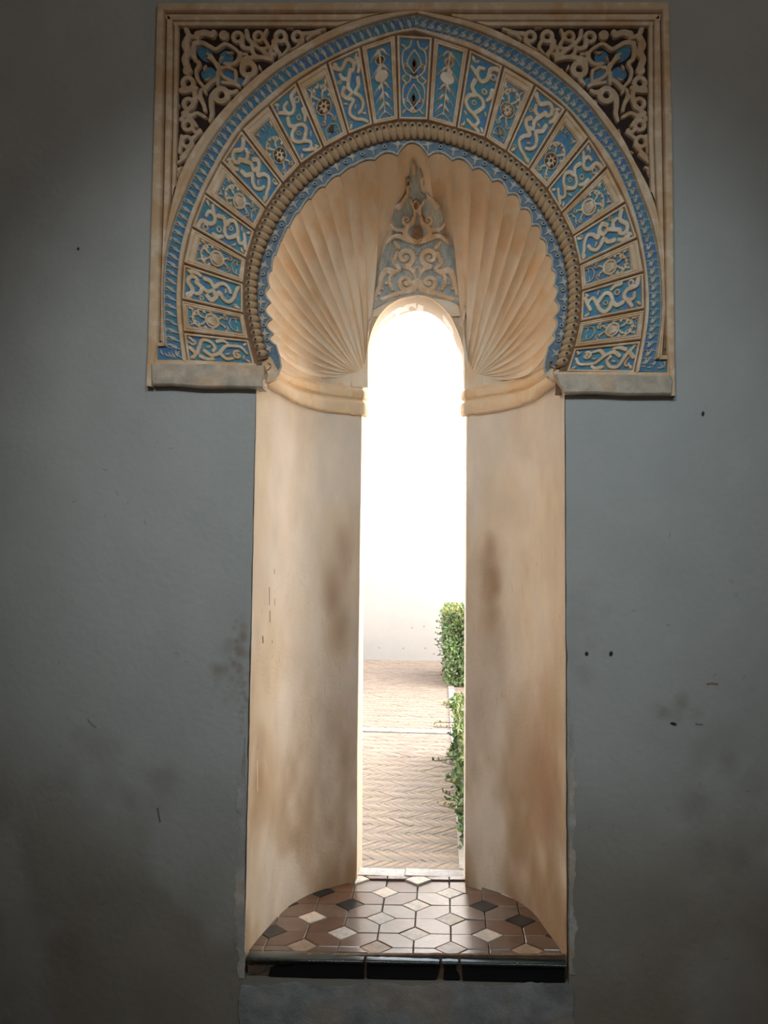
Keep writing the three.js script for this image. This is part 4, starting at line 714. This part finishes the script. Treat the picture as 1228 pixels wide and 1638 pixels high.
      // ribbons traced in panel fractions (u from the outer end, v from the lower edge); flip turns the design over
      const T = {
        wave: [[[0.07, 0.04], [0.137, 0.30], [0.05, 0.55], [0.08, 0.71], [0.156, 0.77], [0.225, 0.69]], [[0.20, 0.60], [0.31, 0.475], [0.41, 0.39], [0.51, 0.47], [0.53, 0.34]], [[0.31, 0.475], [0.27, 0.26], [0.20, 0.20]], [[0.35, 0.82], [0.45, 0.79], [0.52, 0.62], [0.605, 0.78], [0.70, 0.85], [0.78, 0.74], [0.81, 0.58]], [[0.40, 0.22], [0.47, 0.11], [0.54, 0.21], [0.615, 0.47], [0.69, 0.27], [0.78, 0.20], [0.87, 0.40], [0.91, 0.66], [0.95, 0.84]], [[0.10, 0.93], [0.2, 0.95], [0.27, 0.88]]],
        curl: [[[0.05, 0.97], [0.08, 0.75], [0.25, 0.67], [0.30, 0.50], [0.24, 0.32], [0.14, 0.34], [0.12, 0.50]], [[0.24, 0.32], [0.17, 0.08]], [[0.33, 0.27], [0.43, 0.22], [0.51, 0.38], [0.55, 0.18], [0.64, 0.08], [0.73, 0.24], [0.77, 0.45], [0.85, 0.70], [0.93, 0.55], [0.88, 0.28]], [[0.76, 0.48], [0.69, 0.65], [0.62, 0.76], [0.54, 0.67], [0.50, 0.46]], [[0.93, 0.55], [0.98, 0.78]], [[0.36, 0.95], [0.46, 0.93], [0.52, 0.84]]],
        knot: [[[0.03, 0.50], [0.12, 0.30], [0.18, 0.55], [0.25, 0.86], [0.38, 0.84], [0.44, 0.60], [0.40, 0.44]], [[0.26, 0.42], [0.36, 0.26], [0.48, 0.34], [0.55, 0.52], [0.63, 0.70], [0.76, 0.74], [0.88, 0.72], [0.95, 0.46]], [[0.18, 0.18], [0.28, 0.09], [0.38, 0.10]], [[0.52, 0.32], [0.60, 0.14], [0.70, 0.18]], [[0.12, 0.30], [0.06, 0.12]], [[0.50, 0.88], [0.60, 0.93], [0.66, 0.86]]],
      };
      const [style, flip] = { 0: ['knot', 0], 2: ['wave', 0], 4: ['curl', 1], 6: ['wave', 1], 8: ['curl', 0], 10: ['wave', 0], 14: ['curl', 1], 16: ['wave', 1], 18: ['curl', 1], 20: ['wave', 1], 22: ['curl', 0], 24: ['knot', 1] }[k], sw = clamp(0.19 * w, 6.4, 8.2), pt = ([u, v]) => [u * l, (flip ? 1 - v : v) * w];
      for (const b of T[style]) c.stroke(curve2(b.map(pt), 18), sw, sw * 0.78);
      const eye = (u, v, R) => { const [x, y] = pt([u, v]); c.disc(x, y, R); c.disc(x, y, R * 0.42, true); };
      if (style === 'curl') { eye(0.18, 0.88, 0.13 * w); eye(0.42, 0.68, 0.12 * w); eye(0.62, 0.40, 0.10 * w); } else if (style === 'wave') { eye(0.90, 0.12, 0.09 * w); eye(0.30, 0.10, 0.09 * w); } else { const [x, y] = pt([0.79, 0.34]); c.spiral(x, y, 0.19 * w, 1.4, 1.2, 1, sw * 0.75, sw * 0.5); }
      // hooks, curls and eyes in what is left of the ground
      const free = (x, y, q) => { for (let k = 0; k < 10; k++) { const X = x + Math.cos(k * 0.63) * q, Y = y + Math.sin(k * 0.63) * q; if (X < 1 || Y < 1 || X > l - 1 || Y > w - 1) return false; if (c.f[Math.round(Y / 0.7) * (c.nx + 1) + Math.round(X / 0.7)] > -0.7) return false; } return true; };
      for (let q = 0, n2 = 0; q < 700 && n2 < 16; q++) { const x = 3 + r() * (l - 6), y = 3 + r() * (w - 6), big = q < 350 ? 6.6 : 4.4; if (!free(x, y, big)) continue; n2++; const a = r() * 6.28, g = r() < 0.5 ? 1 : -1; if (big > 5) { c.spiral(x, y, 5.0, 0.95, a, g, 4.4, 2.6); c.stroke([[x + Math.cos(a) * 5, y + Math.sin(a) * 5], [x + Math.cos(a - g * 0.8) * 9, y + Math.sin(a - g * 0.8) * 9]], 4, 2.6); } else c.leaf(x - Math.cos(a) * 5, y - Math.sin(a) * 5, a, 10, 4); }
      for (const [a, b, g] of [[2, 2, 0.7], [2, w - 2, -0.7], [l - 2, 2, Math.PI - 0.7], [l - 2, w - 2, Math.PI + 0.7]]) c.leaf(a, b, g, 0.24 * w, sw * 0.7);
      for (let q = 0; q < 0; q++) { const x = (0.1 + 0.8 * r()) * l, y = (r() < 0.5 ? 0.14 : 0.86) * w; c.disc(x, y, 3.2); c.disc(x, y, 1.2, true); }
    } else if (m === 1) {
      c.stroke([[l * 0.06, w / 2], [l * 0.93, w / 2]], 4, 2.6); c.disc(l * 0.42, w / 2, 10, false, w * 0.33); c.ring(l * 0.20, w / 2, 6.5, 2.6);
      for (const s of [-1, 1]) { for (const [t, g, q] of [[0.04, 0.5, 15], [0.26, 0.5, 14], [0.50, 0.5, 15], [0.64, 0.45, 15], [0.78, 0.6, 14]]) { c.leaf(l * t, w / 2 + s * 2, s * g, q, 4.4); c.stroke(cl([[l * t + 3, w / 2 + s * 3], [l * t + 10, w / 2 + s * w * 0.3], [l * t + 17, w / 2 + s * w * 0.45]]), 2.2, 1.2); } c.stroke([[l * 0.9, w / 2], [l * 0.99, w / 2 + s * w * 0.36]], 3, 2); }
      med.disc(l * 0.20, w / 2, 7.5, false, 7.5); med.disc(l * 0.20, w / 2, 2.6, true); hasMed = true; medM = k === 11 ? M.brown : M.medal;
    } else {
      // border, cartouche and medallion of the narrow panels
      c.stroke([[0.8, 0.8], [l - 0.8, 0.8], [l - 0.8, w - 0.8], [0.8, w - 0.8], [0.8, 0.8]], 1.8);
      const mx = l * (m === 3 ? 0.45 : m === 5 ? 0.66 : m === 7 ? 0.52 : 0.46), R = w * 0.30;
      c.ring(mx, w / 2, R + 1.8, 2.4);
      for (let i = -3; i <= 3; i++) { const a = Math.PI + i * 0.42; c.disc(mx - 4 + Math.cos(a) * l * 0.30, w / 2 + Math.sin(a) * w * 0.40, 2.6); }
      c.stroke(cl([[mx, w * 0.06], [mx - l * 0.16, w * 0.05], [mx - l * 0.30, w * 0.16], [mx - l * 0.37, w * 0.5], [mx - l * 0.30, w * 0.84], [mx - l * 0.16, w * 0.95], [mx, w * 0.94]]), 2.4);
      for (const s of [-1, 1]) {
        c.leaf(mx - R - 2, w / 2 + s * 2, Math.PI - s * 0.55, l * 0.17, 4.6); c.spiral(mx - l * 0.27, w / 2 + s * w * 0.22, 4, 1.1, s, s, 2.4, 1.4);
        c.leaf(mx + R + 1, w / 2 + s * 2, s * 0.6, l * 0.15, 4.4); c.spiral(mx + R + l * 0.13, w / 2 + s * w * 0.26, 4.6, 1.2, Math.PI * 0.5 * s, -s, 2.6, 1.6);
        c.stroke(cl([[mx + R + l * 0.20, w / 2], [mx + R + l * 0.26, w / 2 + s * w * 0.3], [l * 0.97, w / 2 + s * w * 0.36]]), 2.4, 1.8); c.stroke([[l * 0.90, w / 2 + s * w * 0.1], [l * 0.90, w / 2 + s * w * 0.3]], 2, 2);
        c.leaf(3, w / 2 + s * w * 0.42, -s * 0.3, l * 0.14, 3.4);
      }
      for (let q = 0; q < 8; q++) c.disc(lerp(0.04, 0.12, r()) * l, (0.15 + 0.7 * r()) * w, 1.5);
      hasMed = true;
      if (m === 3 || m === 5) {   // knot of small brown bosses
        medM = m === 3 && k === 15 ? M.medal : M.brown; for (let a = 0; a < 7; a++) { const t = a * 0.9, q = a === 0 ? 0 : R * 0.75; med.disc(mx + Math.cos(t) * q, w / 2 + Math.sin(t) * q, 2.9); } c.disc(mx, w / 2, R * 0.9);
      } else { c.disc(mx, w / 2, R + 1); med.disc(mx, w / 2, R); for (let a = -3; a <= 3; a++) med.stroke([[mx - R * 0.8, w / 2 + a * 0.12 * R], [mx + R * 0.9, w / 2 + a * 0.30 * R]], 0.7, 0.7, true); }
      if (m === 3) { meds.push(med); med = new Carving(l, w, 0.6); meds.push(med); med.disc(l * 0.86, w * 0.45, 4.5); med.disc(l * 0.82, w * 0.55, 3.2); }
    }
    add(c.mesh(warp, 0.0082, 0.0092, 1.15), 'scrollwork', M.relief, vous);
    if (hasMed) for (const md of meds.length ? meds : [med]) add(md.mesh(warp, 0.0045, key || m === 1 ? 0.0125 : 0.0150, 1.6), 'medallion', medM, vous);
  }

  // spandrels: pierced arabesque over a dark ground, mirrored about the middle
  for (const s of [-1, 1]) {
    const poly = s < 0 ? [[288.5, 49], [532, 49], [495, 70.5], [440, 104], [430, 111], [375, 160], [338, 202], [318, 230], [305, 250], [289, 283], [284.5, 302], [287, 200]] : [[1035, 49], [786, 49], [824, 68.5], [869, 93.5], [932, 146.5], [992, 220.5], [1010, 255.5], [1037.5, 311], [1034, 220]];
    const sp = add(plate(poly, 0.0075, 0.004), 'spandrel', M.dark, surround);
    const MX = 1324, X = (x) => (s < 0 ? x - 280 : MX - x - 280), OY = 44, c = new Carving(262, 266, 0.8), ln = (pts, a, b = a) => c.stroke(curve2(pts.map(([x, y]) => [x - 280, y - OY]), 16), a * 1.22 + 0.6, b * 1.22 + 0.8), ringAt = (x, y, R, w) => { c.ring(x - 280, y - OY, R + 0.4, w + 1.6); }, dot = (x, y, R, cut) => c.disc(x - 280, y - OY, R, cut), lf = (x, y, a, l, w) => c.leaf(x - 280, y - OY, a, l, w);
    // great palmette
    ln([[313, 75], [326, 74], [338, 80], [347, 84], [362, 76], [377, 83], [386, 91], [396, 92]], 7, 4); ln([[313, 75], [311, 88], [314, 100], [321, 107], [316, 119], [319, 133], [327, 143], [331, 154]], 7, 4);
    ln([[386, 91], [383, 101], [374, 108], [362, 107]], 7, 5); ln([[331, 146], [340, 137], [349, 130], [350, 121]], 7, 5); ln([[336, 98], [345, 104], [352, 117], [360, 128], [375, 136], [384, 143]], 5, 5); ln([[345, 104], [340, 96], [334, 92]], 6, 4); ln([[358, 112], [352, 125], [350, 140]], 4, 4); ln([[352, 117], [366, 113], [376, 117]], 4, 4); ln([[378, 118], [379, 128], [378, 138]], 5, 4); ln([[358, 137], [372, 139], [384, 142]], 5, 4);
    lf(350, 104, 0.9, 12, 5); lf(349, 112, 0.65, 10, 4);
    // two big scrolls hanging from it
    ringAt(399, 116, 9.5, 8.5); ln([[390, 112], [392, 102], [404, 98], [420, 97], [436, 101]], 9, 5); ln([[400, 125], [396, 134], [391, 140]], 8, 4);
    ringAt(356, 157, 9.5, 8.5); ln([[347, 152], [341, 160], [340, 174], [341, 186], [338, 198]], 9, 5); ln([[364, 152], [374, 153], [380, 150]], 8, 5);
    // smaller scrolls along the top
    for (const [x, y, R, w] of [[382, 65, 7, 6], [415, 64, 6.5, 5.5], [450, 64, 7.5, 6.5], [477, 64, 7, 6], [303, 138, 8, 7], [304, 171, 7.5, 6.5], [303, 205, 7, 6.5], [301, 231, 7.5, 6]]) ringAt(x, y, R, w);
    ln([[388, 70], [390, 80], [402, 83], [410, 72]], 7, 6); ln([[396, 55], [398, 66], [410, 78], [420, 84], [430, 80], [424, 66], [428, 54]], 6, 5); ln([[404, 83], [408, 92], [416, 97]], 6, 5); ln([[420, 84], [428, 92], [440, 92]], 7, 5); ln([[440, 72], [443, 84], [450, 94], [448, 102]], 8, 5); ln([[458, 70], [463, 80], [455, 92]], 6, 4); ln([[484, 70], [478, 80], [468, 86]], 7, 5); ln([[486, 60], [500, 58], [520, 52]], 7, 4); ln([[436, 96], [434, 86], [438, 78]], 6, 5); ln([[492, 68], [500, 62], [512, 58]], 4, 3);
    dot(360, 62, 8.5); lf(354, 60, -0.2, 15, 6); dot(344, 58, 5.5); ln([[318, 60], [330, 58], [342, 62]], 9, 8); ln([[300, 52], [305, 62], [318, 66]], 7, 6);
    // bead chain down the side, then scrolls
    ln([[303, 66], [298, 78], [303, 88], [298, 100], [301, 110]], 9, 9); dot(302, 118, 8); dot(302, 92, 7); dot(300, 78, 6.5);
    ln([[297, 146], [292, 150], [304, 150], [316, 146]], 7, 6); ln([[311, 144], [314, 156], [313, 168], [304, 180], [296, 186]], 7, 6); ln([[311, 164], [318, 160], [326, 168], [330, 182]], 6, 5); ln([[326, 168], [322, 156], [324, 148]], 6, 4); ln([[296, 186], [306, 190], [318, 186], [330, 192]], 7, 5); ln([[292, 196], [298, 190], [310, 198], [316, 206]], 6, 5); ln([[309, 210], [316, 216], [322, 212]], 6, 4); ln([[310, 226], [318, 220], [324, 216]], 6, 4); ln([[308, 236], [302, 246], [292, 256]], 7, 5); ln([[293, 222], [291, 236], [290, 248]], 5, 5); ln([[288, 264], [296, 258], [304, 252]], 5, 4); ln([[286, 276], [294, 272]], 5, 4); ln([[306, 244], [312, 236]], 4, 3);
    // leaf tips filling the gaps
    const r = rng(9); for (let i = 0; i < 480; i++) { const x = 6 + r() * 240, y = 6 + r() * 245, k = Math.round(y / 0.8) * (c.nx + 1) + Math.round(x / 0.8); if (c.f[k] > -4.6 || c.f[k] < -8.9 && r() < 0.4) continue; const a = r() * 6.28; c.leaf(x - Math.cos(a) * 5, y - Math.sin(a) * 5, a, 12, 5); }
    const local = poly.map(([x, y]) => [X(x), y - OY]);
    c.clipPoly(local, 0.2);
    const warp = (x, y, h) => onWall(s < 0 ? x + 280 : MX - x - 280, y + OY, h);
    add(c.mesh(warp, 0.0115, 0.0075, 1.3), 'arabesque', M.spandrel, sp);
    const b = new Carving(262, 266, 1.0), bd = (x, y, R, q, a) => b.disc(x - 280, y - OY, R, false, q, a);
    bd(330, 90, 16, 9.5, 0.75); bd(363, 96, 11, 12, 0); bd(335, 121, 12, 11, 0); bd(366, 121, 14, 9, 0.6); bd(352, 132, 6, 12, 0); bd(384, 134, 8, 7, 0);
    b.clipPoly(local, 0.5);
    add(b.mesh(warp, 0.0006, 0.0082, 1), 'blue_ground', M.blue, sp);
  }
  // bead ring: a roll with ribbed beads, each with a drilled eye
  const roll = add(strip(ringPts(ringOut, ringOut.lo, ringOut.hi, 160, 1), ringPts(ringIn, ringIn.lo, ringIn.hi, 160, -1), [[0, 0.006], [0.12, 0.010], [0.5, 0.009], [0.8, 0.002], [1, -0.014]]), 'bead_roll', M.groove, surround);
  void roll;
  const N = 92, proto = new THREE.SphereGeometry(1, 14, 10), eyeG = new THREE.TorusGeometry(0.0048, 0.0017, 6, 14), holeG = new THREE.SphereGeometry(0.0030, 8, 6);
  const beadM = std({ color: col(0.76, 0.55, 0.35), map: rep(patina, 2), ...bump(8, 0.001) });
  for (let i = 0; i < N; i++) {
    const t = lerp(ringOut.lo + 0.012, ringOut.hi - 0.012, (i + 0.5) / N), ti = lerp(ringIn.lo + 0.012, ringIn.hi - 0.012, (i + 0.5) / N), a = V(...onWall(...ringOut(t, -0.5), 0)), b = V(...onWall(...ringIn(ti, 0.5), 0)), dir = b.clone().sub(a), len = dir.length(), ang = Math.atan2(dir.y, dir.x);
    const m = add(proto, 'bead', beadM, surround); m.position.copy(a).lerp(b, 0.52); m.position.z = 0.0035; m.rotation.set(0, 0, ang); m.rotateY(0.34); m.scale.set(len * 0.53, 0.0136, 0.0165);
    const eye = new THREE.Group(); void eye;
    const g = mergeGeometries([eyeG.clone().scale(1, 1, 1)]), e = add(eyeG, 'eye', M.greyplaster, m), h = add(holeG, 'eye_hole', M.dark, m);
    for (const o of [e, h]) { o.scale.set(1 / m.scale.x, 1 / m.scale.y, 1 / m.scale.z); o.position.set(-0.50, 0, 0.86); } void g;
  }
}
// the two plain blocks under the feet of the arch
for (const [pts, where] of [[[[247, 585], [330, 586], [412, 588.5], [425, 588], [425.5, 610], [423.5, 614], [424, 624], [380, 622.5], [330, 623], [280, 619], [250, 619.5], [247.5, 612]], 'left'], [[[886, 601], [980, 602.5], [1068, 604], [1071, 612], [1069.5, 634], [1000, 634.5], [950, 632], [898, 632.5], [896, 625], [891, 617]], 'right']]) {
  const t = thing('foot_block', where === 'left' ? 'plain grey plaster block under the left foot of the carved arch' : 'plain grey plaster block under the right foot of the carved arch', 'plaster block');
  const cx = pts.reduce((s, p) => s + p[0], 0) / pts.length, cy = pts.reduce((s, p) => s + p[1], 0) / pts.length, inn = pts.map(([x, y]) => [x + Math.sign(cx - x) * 2.2, y + Math.sign(cy - y) * 2.2]);
  const shell = plate(inn, 0.034), n = pts.length, pos = [], idx = [];
  for (const [q, h] of [[pts, -0.03], [pts, 0.029], [inn, 0.034]]) for (const p of q) pos.push(...onWall(p[0], p[1], h));
  for (let l = 0; l < 2; l++) for (let i = 0; i < n; i++) { const a = l * n + i, b = l * n + ((i + 1) % n); idx.push(a, b, b + n, a, b + n, a + n); }
  add(mergeGeometries([shell, geom(pos, idx)].map((g) => { const k = g.toNonIndexed(); k.computeVertexNormals(); return k; })), 'block', M.greyplaster, t);
}
// ---------------------------------------------------------------- hedges
function hedge(name, label, x0, x1, y1, z0, z1, count, seed, sides, size) {
  const r = rng(seed), t = thing(name, label, 'hedge');
  add(box(x0 + 0.06, x1, GY - 0.02, y1 - 0.06, z0, z1 - 0.06), 'dark_core', std({ color: col(0.035, 0.040, 0.018) }), t);  // solid box behind the leaves; near-black colour stands for the inner shade
  const pos = [], idx = [], colr = [];
  const leaf = (p, n, sc) => {
    const a = V(r() - 0.5, r() - 0.5, r() - 0.5).addScaledVector(n, 0.55).normalize(), u = V(r() - 0.5, r() - 0.2, r() - 0.5).normalize(), w = a.clone().cross(u).normalize(), l = sc * (0.7 + 0.7 * r()), k = pos.length / 3, wd = l * 0.30, fold = a.clone().multiplyScalar(l * 0.10);
    const q = [p.clone(), p.clone().addScaledVector(u, l * 0.45).addScaledVector(w, wd).add(fold), p.clone().addScaledVector(u, l), p.clone().addScaledVector(u, l * 0.45).addScaledVector(w, -wd).add(fold), p.clone().addScaledVector(u, l * 0.5)];
    const young = smooth((p.y - y1 + 0.12) * 6) * 0.45 + (r() < 0.14 ? 0.4 : 0), c = [lerp(0.085, 0.26, young) * (0.7 + 0.6 * r()), lerp(0.145, 0.29, young) * (0.75 + 0.5 * r()), lerp(0.055, 0.08, young) * (0.7 + 0.6 * r())];
    for (const v of q) { pos.push(v.x, v.y, v.z); colr.push(...c); } idx.push(k, k + 1, k + 4, k + 1, k + 2, k + 4, k + 2, k + 3, k + 4, k + 3, k, k + 4);
  };
  for (let i = 0; i < count; i++) {
    const s = sides[Math.floor(r() * sides.length)], d = Math.pow(r(), 1.6) * 0.10, b = 0.025 * (fbm(r() * 9, 4, seed, 2) - 0.5);
    let p, n; const u = r(), v = r(), y = lerp(GY + 0.02, y1, v), wob = 0.05 * (fbm(u * 7, y * 6, seed + 3, 2) - 0.5) * 2;
    if (s === 'f') { p = V(lerp(x0, x1, u), y, z1 - d + wob); n = V(0, 0.2, 1); } else if (s === 'l') { p = V(x0 + d + wob, y, lerp(z0, z1, u)); n = V(-1, 0.2, 0); } else { p = V(lerp(x0, x1, u), y1 - d + wob * 0.8 + b, lerp(z0, z1, v)); n = V(0, 1, 0); }
    leaf(p, n, size);
  }
  // loose twigs reaching out over the path
  const tw = [];
  for (let i = 0; i < 16; i++) { const z = lerp(z0, z1, r()), y = lerp(GY + 0.1, y1, r()), p = V(x0, y, z), d = V(-0.5 - r(), 0.5 * (r() - 0.3), 0.6 * (r() - 0.3)).normalize(), l = 0.05 + 0.09 * r(); tw.push(new THREE.TubeGeometry(new THREE.LineCurve3(p.clone().addScaledVector(d, -0.1), p.clone().addScaledVector(d, l)), 2, 0.0025, 4)); for (let k = 0; k < 7; k++) leaf(p.clone().addScaledVector(d, (l * k) / 6), d, size * 0.9); }
  const g = geom(pos, idx); g.setAttribute('color', new THREE.Float32BufferAttribute(colr, 3));
  add(g, 'leaves', new THREE.MeshPhysicalMaterial({ vertexColors: true, roughness: 0.55, side: THREE.DoubleSide, transmission: 0.0 }), t, { kind: 'stuff' });
  add(mergeGeometries(tw), 'twigs', std({ color: col(0.16, 0.11, 0.06) }), t, { kind: 'stuff' });
}
hedge('clipped_hedge', 'tall clipped green hedge at the far end of the courtyard', 0.055, 1.0, 1.10, -7.1, -5.86, 9000, 201, ['f', 'f', 'l', 't'], 0.035);
hedge('clipped_hedge', 'low loose hedge along the kerb just outside the slit', 0.105, 0.62, 0.72, -3.0, -1.20, 11000, 202, ['l', 'l', 'l', 'f', 't'], 0.030);

// ---------------------------------------------------------------- unseen ceiling spotlights behind the viewer
{
  const black = std({ color: col(0.02, 0.02, 0.02), roughness: 0.5 }), glow = new THREE.MeshStandardMaterial({ color: 0x000000, emissive: 0xffffff, emissiveIntensity: 3 });
  UNSEEN_SPOTS.forEach((l, i) => {
    const t = thing('unseen_spotlight', i ? 'unseen black ceiling spotlight placed to light the right of the niche' : 'unseen black ceiling spotlight placed to light the left of the niche', 'spotlight', null, l.at);
    const dir = V(...l.to).sub(V(...l.at)).normalize(), q = new THREE.Quaternion().setFromUnitVectors(V(0, -1, 0), dir);
    const can = new THREE.LatheGeometry([[0.001, 0.20], [0.045, 0.19], [0.055, 0.16], [0.055, 0.03], [0.051, 0.03], [0.051, 0.15], [0.001, 0.15]].map(([x, y]) => new THREE.Vector2(x, y)), 24); can.applyQuaternion(q); add(can, 'housing', black, t);
    const lens = new THREE.CylinderGeometry(0.049, 0.049, 0.006, 24); lens.translate(0, 0.045, 0); lens.applyQuaternion(q); add(lens, 'lens', glow, t);
    const stem = new THREE.CylinderGeometry(0.009, 0.009, 0.56, 10); stem.translate(0, 0.42, 0.06); add(stem, 'stem', black, t);
    const rose = new THREE.CylinderGeometry(0.05, 0.055, 0.03, 20); rose.translate(0, 0.685, 0.06); add(rose, 'ceiling_rose', black, t);
  });
}
{
  const t = thing('added_globe_lamp', 'added fill lamp out of view, a frosted globe on a thin rod from the ceiling', 'lamp', null, FILL_GLOBE_AT);  // fill lamp added above the view to lift the dim wall
  const g = new THREE.SphereGeometry(0.11, 24, 16); add(g, 'globe', new THREE.MeshStandardMaterial({ color: 0xffffff, emissive: 0xfff4e6, emissiveIntensity: 0.6, roughness: 0.4 }), t);
  const rod = new THREE.CylinderGeometry(0.006, 0.006, 0.79, 8); rod.translate(0, 0.50, 0); add(rod, 'rod', M.brown, t);
}
renderer.render(scene, camera);
